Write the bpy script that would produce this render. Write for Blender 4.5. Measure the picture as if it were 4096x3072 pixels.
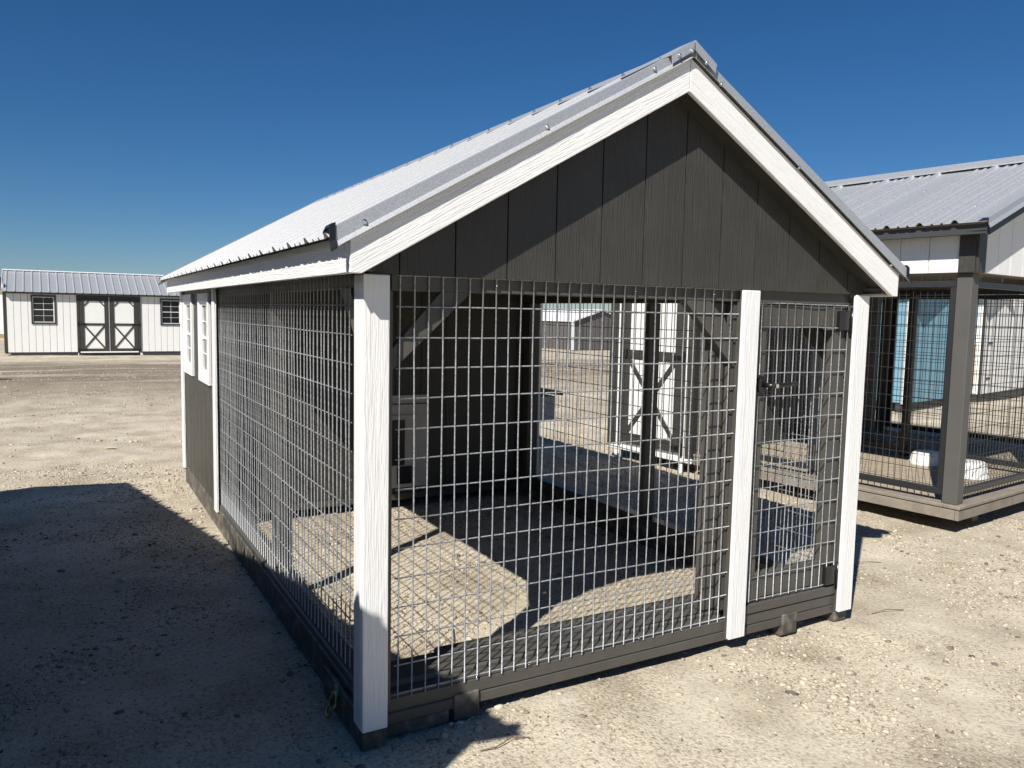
import bpy, bmesh, math, random
import numpy as np
from mathutils import Vector, Matrix

for o in list(bpy.data.objects):
    bpy.data.objects.remove(o, do_unlink=True)
scene = bpy.context.scene
COL = scene.collection
random.seed(7)
RNG = np.random.default_rng(11)
ZS = 0.157                      # kennel measurements were taken from its lowest wire; ground is 0.157 m below

# ------------------------------------------------------------------ camera
CAM_POS = Vector((-0.9483, -2.4309, 1.3075 + ZS))
YAW, PITCH, ROLL, FPX = 0.51481, -0.09025, 0.019716, 3143.2
fwd = Vector((math.sin(YAW) * math.cos(PITCH), math.cos(YAW) * math.cos(PITCH), math.sin(PITCH)))
rgt = Vector((math.cos(YAW), -math.sin(YAW), 0))
upv = rgt.cross(fwd)
r2 = math.cos(ROLL) * rgt + math.sin(ROLL) * upv
u2 = -math.sin(ROLL) * rgt + math.cos(ROLL) * upv
cam_d = bpy.data.cameras.new('camera')
cam = bpy.data.objects.new('camera', cam_d)
COL.objects.link(cam)
M = Matrix.Identity(4)
for i in range(3):
    M[i][0], M[i][1], M[i][2], M[i][3] = r2[i], u2[i], -fwd[i], CAM_POS[i]
cam.matrix_world = M
cam_d.sensor_fit = 'HORIZONTAL'
cam_d.sensor_width = 36.0
cam_d.lens = FPX / 4096 * 36.0
cam_d.clip_start = 0.02
cam_d.clip_end = 4000
scene.camera = cam

# ------------------------------------------------------------------ sky and sun
SUN_DIR = Vector((1.45, 1.0, -1.62)).normalized()      # direction the light travels
to_sun = -SUN_DIR
world = bpy.data.worlds.new('World')
scene.world = world
world.use_nodes = True
wn = world.node_tree.nodes
wl = world.node_tree.links
for n in list(wn):
    wn.remove(n)
sky = wn.new('ShaderNodeTexSky')
sky.sky_type = 'NISHITA'
sky.sun_disc = False
sky.sun_elevation = math.asin(to_sun.z)
sky.sun_rotation = math.atan2(to_sun.x, to_sun.y)
sky.altitude = 300
sky.air_density = 1.0
sky.dust_density = 0.0
sky.ozone_density = 10.0
bg = wn.new('ShaderNodeBackground')
bg.inputs['Strength'].default_value = 0.05
wo = wn.new('ShaderNodeOutputWorld')
hs = wn.new('ShaderNodeHueSaturation')          # clear dry air: a more saturated blue overall
hs.inputs['Saturation'].default_value = 1.13
wl.new(sky.outputs['Color'], hs.inputs['Color'])
wl.new(hs.outputs['Color'], bg.inputs['Color'])
wl.new(bg.outputs['Background'], wo.inputs['Surface'])

sun_d = bpy.data.lights.new('sun', 'SUN')
sun_d.energy = 5.0
sun_d.angle = math.radians(0.53)
sun_d.color = (1.0, 0.955, 0.885)
sun = bpy.data.objects.new('sun', sun_d)
COL.objects.link(sun)
sun.rotation_euler = SUN_DIR.to_track_quat('-Z', 'Y').to_euler()
sun.location = (-6, -4, 9)

vs = scene.view_settings
vs.view_transform = 'Standard'
vs.look = 'None'
vs.exposure = 0.42
vs.gamma = 1.0
vs.use_curve_mapping = False
scene.render.engine = 'CYCLES'


# ------------------------------------------------------------------ materials
def newmat(name):
    m = bpy.data.materials.new(name)
    m.use_nodes = True
    nt = m.node_tree
    return m, nt.nodes, nt.links, nt.nodes['Principled BSDF']


def ramp(nodes, stops):
    r = nodes.new('ShaderNodeValToRGB')
    cr = r.color_ramp
    cr.elements[0].position, cr.elements[0].color = stops[0][0], (*stops[0][1], 1)
    cr.elements[1].position, cr.elements[1].color = stops[-1][0], (*stops[-1][1], 1)
    for p, c in stops[1:-1]:
        e = cr.elements.new(p)
        e.color = (*c, 1)
    return r


def painted_wood(name, col, grain=0.0016, rough=0.55, vary=0.10, scale=1.0, dust=0.0, dustcol=(.42, .37, .29)):
    """paint over embossed wood siding: raised wavy grain along local X"""
    m, n, l, b = newmat(name)
    tc = n.new('ShaderNodeTexCoord')
    oi = n.new('ShaderNodeObjectInfo')
    add = n.new('ShaderNodeVectorMath')
    add.operation = 'ADD'
    sc = n.new('ShaderNodeVectorMath')
    sc.operation = 'SCALE'
    cx = n.new('ShaderNodeCombineXYZ')
    l.new(oi.outputs['Random'], cx.inputs['X'])
    l.new(oi.outputs['Random'], cx.inputs['Y'])
    sc.inputs['Scale'].default_value = 13.0
    l.new(cx.outputs['Vector'], sc.inputs['Vector'])
    l.new(tc.outputs['Object'], add.inputs[0])
    l.new(sc.outputs['Vector'], add.inputs[1])
    mp = n.new('ShaderNodeMapping')
    mp.inputs['Scale'].default_value = (5 * scale, 95 * scale, 95 * scale)
    l.new(add.outputs['Vector'], mp.inputs['Vector'])
    nz = n.new('ShaderNodeTexNoise')
    nz.inputs['Scale'].default_value = 1.0
    nz.inputs['Detail'].default_value = 4.0
    nz.inputs['Distortion'].default_value = 1.6
    l.new(mp.outputs['Vector'], nz.inputs['Vector'])
    bump = n.new('ShaderNodeBump')
    bump.inputs['Strength'].default_value = 0.85
    bump.inputs['Distance'].default_value = grain
    l.new(nz.outputs['Fac'], bump.inputs['Height'])
    l.new(bump.outputs['Normal'], b.inputs['Normal'])
    nz2 = n.new('ShaderNodeTexNoise')
    nz2.inputs['Scale'].default_value = 6.0
    nz2.inputs['Detail'].default_value = 5.0
    l.new(add.outputs['Vector'], nz2.inputs['Vector'])
    lo = tuple(c * (1 - vary) for c in col)
    hi = tuple(min(1, c * (1 + vary)) for c in col)
    rp = ramp(n, [(.3, lo), (.7, hi)])
    l.new(nz2.outputs['Fac'], rp.inputs['Fac'])
    if dust > 0:
        nz3 = n.new('ShaderNodeTexNoise')
        nz3.inputs['Scale'].default_value = 18.0
        nz3.inputs['Detail'].default_value = 6.0
        l.new(add.outputs['Vector'], nz3.inputs['Vector'])
        r3 = ramp(n, [(.45, (0, 0, 0)), (.75, (dust, dust, dust))])
        l.new(nz3.outputs['Fac'], r3.inputs['Fac'])
        mx = n.new('ShaderNodeMix')
        mx.data_type = 'RGBA'
        l.new(r3.outputs['Color'], mx.inputs['Factor'])
        l.new(rp.outputs['Color'], mx.inputs[6])
        mx.inputs[7].default_value = (*dustcol, 1)
        l.new(mx.outputs[2], b.inputs['Base Color'])
    else:
        l.new(rp.outputs['Color'], b.inputs['Base Color'])
    b.inputs['Roughness'].default_value = rough
    b.inputs['Specular IOR Level'].default_value = 0.35
    return m


def metal_mat(name, col, metallic=0.6, rough=0.45, spangle=60.0, vary=0.15, bump=0.0):
    m, n, l, b = newmat(name)
    tc = n.new('ShaderNodeTexCoord')
    vo = n.new('ShaderNodeTexVoronoi')
    vo.inputs['Scale'].default_value = spangle
    l.new(tc.outputs['Object'], vo.inputs['Vector'])
    nz = n.new('ShaderNodeTexNoise')
    nz.inputs['Scale'].default_value = spangle * .3
    nz.inputs['Detail'].default_value = 4
    l.new(tc.outputs['Object'], nz.inputs['Vector'])
    mx = n.new('ShaderNodeMath')
    mx.operation = 'ADD'
    sep = n.new('ShaderNodeSeparateColor')
    l.new(vo.outputs['Color'], sep.inputs['Color'])
    l.new(sep.outputs[0], mx.inputs[0])
    l.new(nz.outputs['Fac'], mx.inputs[1])
    rp = ramp(n, [(.4, tuple(c * (1 - vary) for c in col)), (1.4 if False else 1.0, tuple(min(1, c * (1 + vary)) for c in col))])
    hf = n.new('ShaderNodeMath')
    hf.operation = 'MULTIPLY'
    hf.inputs[1].default_value = 0.62
    l.new(mx.outputs[0], hf.inputs[0])
    l.new(hf.outputs[0], rp.inputs['Fac'])
    l.new(rp.outputs['Color'], b.inputs['Base Color'])
    b.inputs['Metallic'].default_value = metallic
    b.inputs['Roughness'].default_value = rough
    if bump:
        bp = n.new('ShaderNodeBump')
        bp.inputs['Strength'].default_value = .5
        bp.inputs['Distance'].default_value = bump
        l.new(nz.outputs['Fac'], bp.inputs['Height'])
        l.new(bp.outputs['Normal'], b.inputs['Normal'])
    return m


def plain(name, col, rough=.5, metallic=0.0, spec=.5, vary=.08, scale=20.0):
    m, n, l, b = newmat(name)
    tc = n.new('ShaderNodeTexCoord')
    nz = n.new('ShaderNodeTexNoise')
    nz.inputs['Scale'].default_value = scale
    nz.inputs['Detail'].default_value = 5
    l.new(tc.outputs['Object'], nz.inputs['Vector'])
    rp = ramp(n, [(.3, tuple(c * (1 - vary) for c in col)), (.7, tuple(min(1, c * (1 + vary)) for c in col))])
    l.new(nz.outputs['Fac'], rp.inputs['Fac'])
    l.new(rp.outputs['Color'], b.inputs['Base Color'])
    b.inputs['Roughness'].default_value = rough
    b.inputs['Metallic'].default_value = metallic
    b.inputs['Specular IOR Level'].default_value = spec
    return m


WHITE = painted_wood('white paint', (.80, .795, .78), grain=.0040, rough=.6, vary=.02)
WHITE_SMOOTH = painted_wood('smooth white paint', (.78, .775, .75), grain=.0006, rough=.55, vary=.02)
DARK = painted_wood('charcoal paint', (.050, .047, .041), grain=.0050, rough=.42, vary=.12)
DARK_LUMBER = painted_wood('charcoal painted lumber', (.082, .077, .068), grain=.0010, rough=.40, vary=.07, dust=.03)
DARK_DUSTY = painted_wood('dusty charcoal lumber', (.072, .066, .057), grain=.0010, rough=.5, vary=.12, dust=.45)
SLATE = painted_wood('slate paint', (.055, .056, .058), grain=.0008, rough=.5, vary=.08)
WIRE = metal_mat('galvanised wire', (.35, .365, .38), metallic=.2, rough=.45, spangle=160, vary=.30)
BLACK_WIRE = plain('black wire coating', (.035, .034, .032), rough=.4)
BLACK_STEEL = plain('black steel tube', (.028, .029, .031), rough=.35)
GALV = metal_mat('galvanised flashing', (.47, .485, .505), metallic=.4, rough=.40, spangle=420, vary=.16)
ROOFMETAL = metal_mat('pale galvanised roofing', (.42, .427, .436), metallic=.2, rough=.5, spangle=260, vary=.08)
ROOF_GREY = metal_mat('weathered galvanised roofing', (.52, .535, .55), metallic=.55, rough=.5, spangle=150, vary=.14)
ROOF_WHITE = plain('white roofing', (.82, .83, .84), rough=.45)
BLACK = plain('black plastic', (.012, .012, .013), rough=.28)
CHROME = plain('bright zinc', (.75, .75, .75), rough=.22, metallic=1.0)
ZINC_YELLOW = plain('yellow zinc', (.55, .46, .16), rough=.35, metallic=.8)
GREEN_PAINT = plain('green paint', (.10, .32, .22), rough=.5)
RAW_WOOD = painted_wood('raw treated wood', (.36, .25, .13), grain=.0006, rough=.7, vary=.15)
DECKING = painted_wood('grey brown decking', (.23, .20, .165), grain=.0010, rough=.65, vary=.18, dust=.25)
FLOORDECK = painted_wood('tan deck floor', (.38, .32, .24), grain=.0010, rough=.7, vary=.15)
BLUE = painted_wood('pale blue siding', (.17, .33, .42), grain=.0012, rough=.55, vary=.05)
PLYWOOD = painted_wood('plywood underside', (.30, .22, .13), grain=.0004, rough=.8, vary=.15)
PLASTIC_WHITE = plain('white plastic', (.80, .80, .78), rough=.4, vary=.03)
VINYL = plain('white vinyl', (.78, .78, .76), rough=.35, vary=.02)
BARKCHIP = plain('pale wood chip', (.55, .43, .22), rough=.7, vary=.2)
TWIG = plain('dry twig', (.20, .14, .09), rough=.8, vary=.3)


def glass_mat():
    m, n, l, b = newmat('dark window glass')
    b.inputs['Base Color'].default_value = (.012, .013, .015, 1)
    b.inputs['Roughness'].default_value = .06
    b.inputs['Specular IOR Level'].default_value = .6
    return m


GLASS = glass_mat()
PANEL_GREY = painted_wood('grey panel paint', (.42, .40, .38), grain=.0004, rough=.5, vary=.04)
POST_GREY = painted_wood('smooth grey post paint', (.098, .094, .087), grain=.0004, rough=.5, vary=.04)


def ground_mat():
    m, n, l, b = newmat('caliche dirt')
    geo = n.new('ShaderNodeNewGeometry')

    def noise(scale, detail, vecscale=None, dist=0.0):
        t = n.new('ShaderNodeTexNoise')
        t.inputs['Scale'].default_value = scale
        t.inputs['Detail'].default_value = detail
        t.inputs['Distortion'].default_value = dist
        if vecscale:
            mp = n.new('ShaderNodeMapping')
            mp.inputs['Scale'].default_value = vecscale
            mp.inputs['Rotation'].default_value = (0, 0, math.radians(6))
            l.new(geo.outputs['Position'], mp.inputs['Vector'])
            l.new(mp.outputs['Vector'], t.inputs['Vector'])
        else:
            l.new(geo.outputs['Position'], t.inputs['Vector'])
        return t
    big = noise(.35, 4, (1, 2.6, 1))
    mid = noise(2.6, 6)
    fine = noise(60, 8)
    vor = n.new('ShaderNodeTexVoronoi')
    vor.inputs['Scale'].default_value = 105
    l.new(geo.outputs['Position'], vor.inputs['Vector'])
    vsep = n.new('ShaderNodeSeparateColor')
    l.new(vor.outputs['Color'], vsep.inputs['Color'])
    patch = noise(1.7, 5)
    rpatch = ramp(n, [(.42, (.12, .12, .12)), (.62, (1, 1, 1))])
    l.new(patch.outputs['Fac'], rpatch.inputs['Fac'])
    rvor = ramp(n, [(0, (.58, .56, .53)), (.2, (.84, .82, .79)), (.6, (1, 1, 1)), (1, (1, 1, 1))])
    l.new(vsep.outputs[0], rvor.inputs['Fac'])
    grit = noise(150, 3)
    r1 = ramp(n, [(.30, (.43, .375, .285)), (.5, (.57, .51, .40)), (.72, (.65, .59, .475))])
    l.new(mid.outputs['Fac'], r1.inputs['Fac'])
    r2_ = ramp(n, [(.35, (.62, .60, .57)), (.6, (1, 1, 1))])
    l.new(big.outputs['Fac'], r2_.inputs['Fac'])
    m1 = n.new('ShaderNodeMix')
    m1.data_type = 'RGBA'
    m1.blend_type = 'MULTIPLY'
    m1.inputs['Factor'].default_value = .6
    l.new(r1.outputs['Color'], m1.inputs[6])
    l.new(r2_.outputs['Color'], m1.inputs[7])
    r3 = ramp(n, [(.30, (.55, .52, .49)), (.5, (1, 1, 1)), (.75, (1.0, 1.0, 1.0))])
    l.new(fine.outputs['Fac'], r3.inputs['Fac'])
    m2 = n.new('ShaderNodeMix')
    m2.data_type = 'RGBA'
    m2.blend_type = 'MULTIPLY'
    m2.inputs['Factor'].default_value = .8
    l.new(m1.outputs[2], m2.inputs[6])
    l.new(r3.outputs['Color'], m2.inputs[7])
    # rough dragged soil further out (browner), in bands along the vehicle lane
    sepx = n.new('ShaderNodeSeparateXYZ')
    l.new(geo.outputs['Position'], sepx.inputs['Vector'])
    lane = noise(.9, 6, (.10, 1.0, 1.0))
    mr = n.new('ShaderNodeMapRange')
    mr.inputs['From Min'].default_value = 9.0
    mr.inputs['From Max'].default_value = 15.0
    mr.clamp = True
    l.new(sepx.outputs['Y'], mr.inputs['Value'])
    mr2 = n.new('ShaderNodeMapRange')
    mr2.inputs['From Min'].default_value = 23.0
    mr2.inputs['From Max'].default_value = 20.0
    mr2.clamp = True
    l.new(sepx.outputs['Y'], mr2.inputs['Value'])
    rl = ramp(n, [(.32, (.0, .0, .0)), (.50, (1, 1, 1))])
    l.new(lane.outputs['Fac'], rl.inputs['Fac'])
    mu = n.new('ShaderNodeMath')
    mu.operation = 'MULTIPLY'
    l.new(mr.outputs['Result'], mu.inputs[0])
    l.new(mr2.outputs['Result'], mu.inputs[1])
    mu2 = n.new('ShaderNodeMath')
    mu2.operation = 'MULTIPLY'
    l.new(mu.outputs[0], mu2.inputs[0])
    l.new(rl.outputs['Color'], mu2.inputs[1])
    mu3 = n.new('ShaderNodeMath')
    mu3.operation = 'MULTIPLY'
    mu3.inputs[1].default_value = .9
    l.new(mu2.outputs[0], mu3.inputs[0])
    m3 = n.new('ShaderNodeMix')
    m3.data_type = 'RGBA'
    l.new(mu3.outputs[0], m3.inputs['Factor'])
    l.new(m2.outputs[2], m3.inputs[6])
    m3.inputs[7].default_value = (.20, .165, .125, 1)
    m4 = n.new('ShaderNodeMix')
    m4.data_type = 'RGBA'
    m4.blend_type = 'MULTIPLY'
    l.new(rpatch.outputs['Color'], m4.inputs['Factor'])
    l.new(m3.outputs[2], m4.inputs[6])
    l.new(rvor.outputs['Color'], m4.inputs[7])
    l.new(m4.outputs[2], b.inputs['Base Color'])
    b.inputs['Roughness'].default_value = .95
    b.inputs['Specular IOR Level'].default_value = .1
    ad = n.new('ShaderNodeMath')
    ad.operation = 'MULTIPLY_ADD'
    ad.inputs[1].default_value = .5
    l.new(grit.outputs['Fac'], ad.inputs[0])
    l.new(fine.outputs['Fac'], ad.inputs[2])
    vb = n.new('ShaderNodeMath')
    vb.operation = 'MULTIPLY'
    l.new(vor.outputs['Distance'], vb.inputs[0])
    l.new(rpatch.outputs['Color'], vb.inputs[1])
    sb = n.new('ShaderNodeMath')
    sb.operation = 'MULTIPLY_ADD'
    sb.inputs[1].default_value = -.55
    l.new(vb.outputs[0], sb.inputs[0])
    l.new(ad.outputs[0], sb.inputs[2])
    bp = n.new('ShaderNodeBump')
    bp.inputs['Strength'].default_value = .8
    bp.inputs['Distance'].default_value = .0055
    l.new(sb.outputs[0], bp.inputs['Height'])
    l.new(bp.outputs['Normal'], b.inputs['Normal'])
    return m


def stone_mat():
    m, n, l, b = newmat('mixed gravel')
    geo = n.new('ShaderNodeNewGeometry')
    rp = ramp(n, [(0, (.13, .11, .10)), (.10, (.30, .235, .19)), (.28, (.46, .39, .30)), (.6, (.54, .475, .37)), (.88, (.58, .52, .41)), (1.0, (.62, .575, .49))])
    l.new(geo.outputs['Random Per Island'], rp.inputs['Fac'])
    nz = n.new('ShaderNodeTexNoise')
    nz.inputs['Scale'].default_value = 180
    l.new(geo.outputs['Position'], nz.inputs['Vector'])
    r = ramp(n, [(.3, (.75, .75, .75)), (.65, (1, 1, 1))])
    l.new(nz.outputs['Fac'], r.inputs['Fac'])
    mx = n.new('ShaderNodeMix')
    mx.data_type = 'RGBA'
    mx.blend_type = 'MULTIPLY'
    mx.inputs['Factor'].default_value = 1
    l.new(rp.outputs['Color'], mx.inputs[6])
    l.new(r.outputs['Color'], mx.inputs[7])
    l.new(mx.outputs[2], b.inputs['Base Color'])
    b.inputs['Roughness'].default_value = .9
    b.inputs['Specular IOR Level'].default_value = .15
    return m


GROUND = ground_mat()
STONE = stone_mat()


# ------------------------------------------------------------------ object helpers
def empty(name, loc=(0, 0, 0), rz=0.0, label=None, cat=None, group=None):
    o = bpy.data.objects.new(name, None)
    o.empty_display_size = .2
    COL.objects.link(o)
    o.location = loc
    o.rotation_euler = (0, 0, rz)
    if label:
        tag(o, label, cat, group)
    return o


def tag(o, label=None, cat=None, group=None, kind=None):
    if label:
        o['label'] = label
    if cat:
        o['category'] = cat
    if group:
        o['group'] = group
    if kind:
        o['kind'] = kind
    return o


def frame_for(axis):
    """rotation whose local X is the given axis"""
    a = Vector(axis).normalized()
    ref = Vector((0, 0, 1)) if abs(a.z) < .9 else Vector((0, 1, 0))
    b = ref.cross(a).normalized()
    c = a.cross(b)
    return Matrix(((a.x, b.x, c.x), (a.y, b.y, c.y), (a.z, b.z, c.z)))


def mk(name, verts, faces, mat, parent=None, axis=(1, 0, 0), smooth=False, bevel=0.0):
    """one mesh object; its local X follows the grain axis"""
    vs_ = [Vector(v) for v in verts]
    c = sum(vs_, Vector()) / len(vs_)
    R = frame_for(axis)
    Ri = R.transposed()
    me = bpy.data.meshes.new(name)
    me.from_pydata([Ri @ (v - c) for v in vs_], [], faces)
    bm = bmesh.new()
    bm.from_mesh(me)
    bmesh.ops.recalc_face_normals(bm, faces=bm.faces)
    if bevel > 0:
        bmesh.ops.bevel(bm, geom=list(bm.edges), offset=bevel, segments=1, affect='EDGES', clamp_overlap=True)
    bm.to_mesh(me)
    bm.free()
    if smooth:
        for p in me.polygons:
            p.use_smooth = True
    me.materials.append(mat)
    o = bpy.data.objects.new(name, me)
    COL.objects.link(o)
    o.location = c
    o.rotation_euler = R.to_euler()
    o.parent = parent
    return o


BOXCACHE = {}


def box(name, x0, x1, y0, y1, z0, z1, mat, parent=None, bevel=.003, axis=None):
    d = (abs(x1 - x0), abs(y1 - y0), abs(z1 - z0))
    if axis is None:
        axis = max(range(3), key=lambda i: d[i])
    A = [(1, 0, 0), (0, 1, 0), (0, 0, 1)][axis]
    R = frame_for(A)
    Ri = R.transposed()
    key = (tuple(round(v, 5) for v in d), axis, mat.name, bevel)
    me = BOXCACHE.get(key)
    if me is None:
        hx, hy, hz = d[0] / 2, d[1] / 2, d[2] / 2
        bm = bmesh.new()
        vv = [bm.verts.new(Ri @ Vector((sx * hx, sy * hy, sz * hz))) for sx in (-1, 1) for sy in (-1, 1) for sz in (-1, 1)]
        for f in ((0, 1, 3, 2), (4, 6, 7, 5), (0, 4, 5, 1), (2, 3, 7, 6), (0, 2, 6, 4), (1, 5, 7, 3)):
            bm.faces.new([vv[i] for i in f])
        bmesh.ops.recalc_face_normals(bm, faces=bm.faces)
        bv = min(bevel, min(d) * .3)
        if bv > 0:
            bmesh.ops.bevel(bm, geom=list(bm.edges), offset=bv, segments=1, affect='EDGES', clamp_overlap=True)
        me = bpy.data.meshes.new(name)
        bm.to_mesh(me)
        bm.free()
        me.materials.append(mat)
        BOXCACHE[key] = me
    o = bpy.data.objects.new(name, me)
    COL.objects.link(o)
    o.location = ((x0 + x1) / 2, (y0 + y1) / 2, (z0 + z1) / 2)
    o.rotation_euler = R.to_euler()
    o.parent = parent
    return o


def prism_y(name, pts, y0, y1, mat, parent=None, axis=(0, 0, 1), bevel=0.0):
    """polygon given in x,z extruded along y"""
    n = len(pts)
    v = [(p[0], y0, p[1]) for p in pts] + [(p[0], y1, p[1]) for p in pts]
    f = [list(range(n)), list(range(2 * n - 1, n - 1, -1))]
    f += [[i, (i + 1) % n, n + (i + 1) % n, n + i] for i in range(n)]
    return mk(name, v, f, mat, parent, axis, bevel=bevel)


def prism_x(name, pts, x0, x1, mat, parent=None, axis=(0, 0, 1), bevel=0.0):
    n = len(pts)
    v = [(x0, p[0], p[1]) for p in pts] + [(x1, p[0], p[1]) for p in pts]
    f = [list(range(n)), list(range(2 * n - 1, n - 1, -1))]
    f += [[i, (i + 1) % n, n + (i + 1) % n, n + i] for i in range(n)]
    return mk(name, v, f, mat, parent, axis, bevel=bevel)


def bar(name, p0, p1, w, t, mat, parent=None, up=(0, 1, 0), bevel=.003):
    """straight lumber between two points; w across, t along 'up'"""
    p0, p1 = Vector(p0), Vector(p1)
    a = (p1 - p0).normalized()
    n = Vector(up)
    n = (n - a * n.dot(a)).normalized()
    s = a.cross(n)
    v = []
    for p in (p0, p1):
        for i, j in ((-1, -1), (1, -1), (1, 1), (-1, 1)):
            v.append(p + s * i * w / 2 + n * j * t / 2)
    f = [(0, 1, 2, 3), (7, 6, 5, 4), (0, 4, 5, 1), (1, 5, 6, 2), (2, 6, 7, 3), (3, 7, 4, 0)]
    return mk(name, v, f, mat, parent, a, bevel=bevel)


def tube_arrays(pts, rad, seg=6):
    """vertices and faces of a tube through points"""
    pts = [Vector(p) for p in pts]
    V, F = [], []
    for i, p in enumerate(pts):
        a = (pts[min(i + 1, len(pts) - 1)] - pts[max(i - 1, 0)]).normalized()
        ref = Vector((0, 0, 1)) if abs(a.z) < .9 else Vector((1, 0, 0))
        b = a.cross(ref).normalized()
        c = a.cross(b)
        for k in range(seg):
            t = 2 * math.pi * k / seg
            V.append(p + (b * math.cos(t) + c * math.sin(t)) * rad)
    for i in range(len(pts) - 1):
        for k in range(seg):
            F.append((i * seg + k, i * seg + (k + 1) % seg, (i + 1) * seg + (k + 1) % seg, (i + 1) * seg + k))
    F.append(tuple(range(seg)))
    F.append(tuple(range((len(pts) - 1) * seg, len(pts) * seg))[::-1])
    return V, F


def tube(name, pts, rad, mat, parent=None, seg=6, smooth=True):
    V, F = tube_arrays(pts, rad, seg)
    return mk(name, V, F, mat, parent, smooth=smooth)


WIREMESH = {}


def wire_obj(parent, axis, length, centre, rad, mat, variant, name='wire'):
    """one straight welded wire with a hint of waviness; mesh shared by length and variant"""
    key = (round(length, 4), variant, rad, mat.name)
    me = WIREMESH.get(key)
    if me is None:
        rr = random.Random(variant * 31 + 5)
        k = 5
        pts = []
        for i in range(k + 1):
            x = -length / 2 + length * i / k
            w = 0 if i in (0, k) else 1
            pts.append((x, rr.uniform(-.0022, .0022) * w, rr.uniform(-.0022, .0022) * w))
        V, F = tube_arrays(pts, rad, 5)
        me = bpy.data.meshes.new(name)
        me.from_pydata(V, [], F)
        for p in me.polygons:
            p.use_smooth = True
        me.materials.append(mat)
        WIREMESH[key] = me
    o = bpy.data.objects.new(name, me)
    COL.objects.link(o)
    o.location = centre
    o.rotation_euler = frame_for(axis).to_euler()
    o.parent = parent
    return o


def welded_panel(root, plane, c0, a0, na, z0, nz, skip_rows=(), mat=WIRE, rad=.0027, da=.0508, dz=.1016, edge=.0):
    """wire panel as one part: top selvedge wire is the part, every other wire its sub-part.
    plane 'y': wires lie in y=c0 and run over x from a0;  plane 'x': wires lie in x=c0 and run over y"""
    L = (na - 1) * da + 2 * edge
    H = (nz - 1) * dz + 2 * edge
    mid_a = a0 + (na - 1) * da / 2
    mid_z = z0 + (nz - 1) * dz / 2

    def P(a, z, off):
        return (a, c0 + off, z) if plane == 'y' else (c0 + off, a, z)
    hax = (1, 0, 0) if plane == 'y' else (0, 1, 0)
    top = wire_obj(root, hax, L, P(mid_a, z0 + (nz - 1) * dz, .0022), rad, mat, 0, 'wire_panel')
    Mi = top.matrix_basis.inverted()
    kids = []
    for j in range(nz - 1):
        if j in skip_rows:
            continue
        kids.append(wire_obj(None, hax, L, P(mid_a, z0 + j * dz, .0022), rad, mat, 1 + j % 5))
    for i in range(na):
        kids.append(wire_obj(None, (0, 0, 1), H, P(a0 + i * da, mid_z, -.0022), rad, mat, 1 + (i * 7) % 9))
    for k in kids:
        mb = k.matrix_basis.copy()
        k.parent = top
        k.matrix_basis = Mi @ mb
    return top


def wire_stuff(name, parent, plane, c0, a0, a1, z0, z1, mat, rad=.0022, da=.0508, dz=.1016, ph=0.0):
    """distant welded mesh, wires too fine to pick apart: one joined part"""
    V, F = [], []

    def add(p0, p1):
        v, f = tube_arrays([p0, p1], rad, 4)
        b = len(V)
        V.extend(v)
        F.extend([tuple(b + i for i in q) for q in f])
    P = (lambda a, z, o=0: (a, c0 + o, z)) if plane == 'y' else (lambda a, z, o=0: (c0 + o, a, z))
    a = a0 + ph
    while a <= a1:
        add(P(a, z0), P(a, z1))
        a += da
    z = z0
    while z <= z1 + 1e-6:
        add(P(a0, z, .003), P(a1, z, .003))
        z += dz
    o = mk(name, V, F, mat, parent)
    tag(o, kind='stuff')
    return o


def siding(parent, plane, c0, c1, a0, a1, z0, z1, mat, pitch=.198, start=None, name='siding_board', gap=.005, holes=(), top=None):
    """vertical grooved siding, each board its own part.  top(a) -> height for sloped tops"""
    edges = [a0]
    s = a0 + pitch if start is None else start
    while s < a1 - .02:
        if s > a0 + .02:
            edges.append(s)
        s += pitch
    edges.append(a1)
    for e0, e1 in zip(edges[:-1], edges[1:]):
        b0, b1 = e0 + gap / 2, e1 - gap / 2
        segs = [(z0, z1)]
        for (h0, h1, k0, k1) in holes:
            if h0 < b1 and h1 > b0:
                if h0 > b0 + .012:      # board partly beside the opening keeps its own strip
                    edge_strip(parent, plane, c0, c1, b0, h0, k0, k1, mat, name)
                if h1 < b1 - .012:
                    edge_strip(parent, plane, c0, c1, h1, b1, k0, k1, mat, name)
                ns = []
                for (q0, q1) in segs:
                    if k0 > q0 and k1 < q1:
                        ns += [(q0, k0), (k1, q1)]
                    elif k0 <= q0 < k1:
                        ns.append((k1, q1))
                    elif k0 < q1 <= k1:
                        ns.append((q0, k0))
                    else:
                        ns.append((q0, q1))
                segs = [q for q in ns if q[1] - q[0] > .01]
        for q0, q1 in segs:
            if top is not None:
                pts = [(b0, q0), (b1, q0), (b1, top(b1))]
                mid = top(None)
                if b0 < mid < b1:
                    pts.append((mid, top(mid)))
                pts.append((b0, top(b0)))
                (prism_y if plane == 'y' else prism_x)(name, pts, c0, c1, mat, parent)
            elif plane == 'y':
                box(name, b0, b1, c0, c1, q0, q1, mat, parent, bevel=.0025)
            else:
                box(name, c0, c1, b0, b1, q0, q1, mat, parent, bevel=.0025)


def edge_strip(parent, plane, c0, c1, b0, b1, k0, k1, mat, name):
    if plane == 'y':
        box(name, b0, b1, c0, c1, k0, k1, mat, parent, bevel=.0025)
    else:
        box(name, c0, c1, b0, b1, k0, k1, mat, parent, bevel=.0025)


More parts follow.
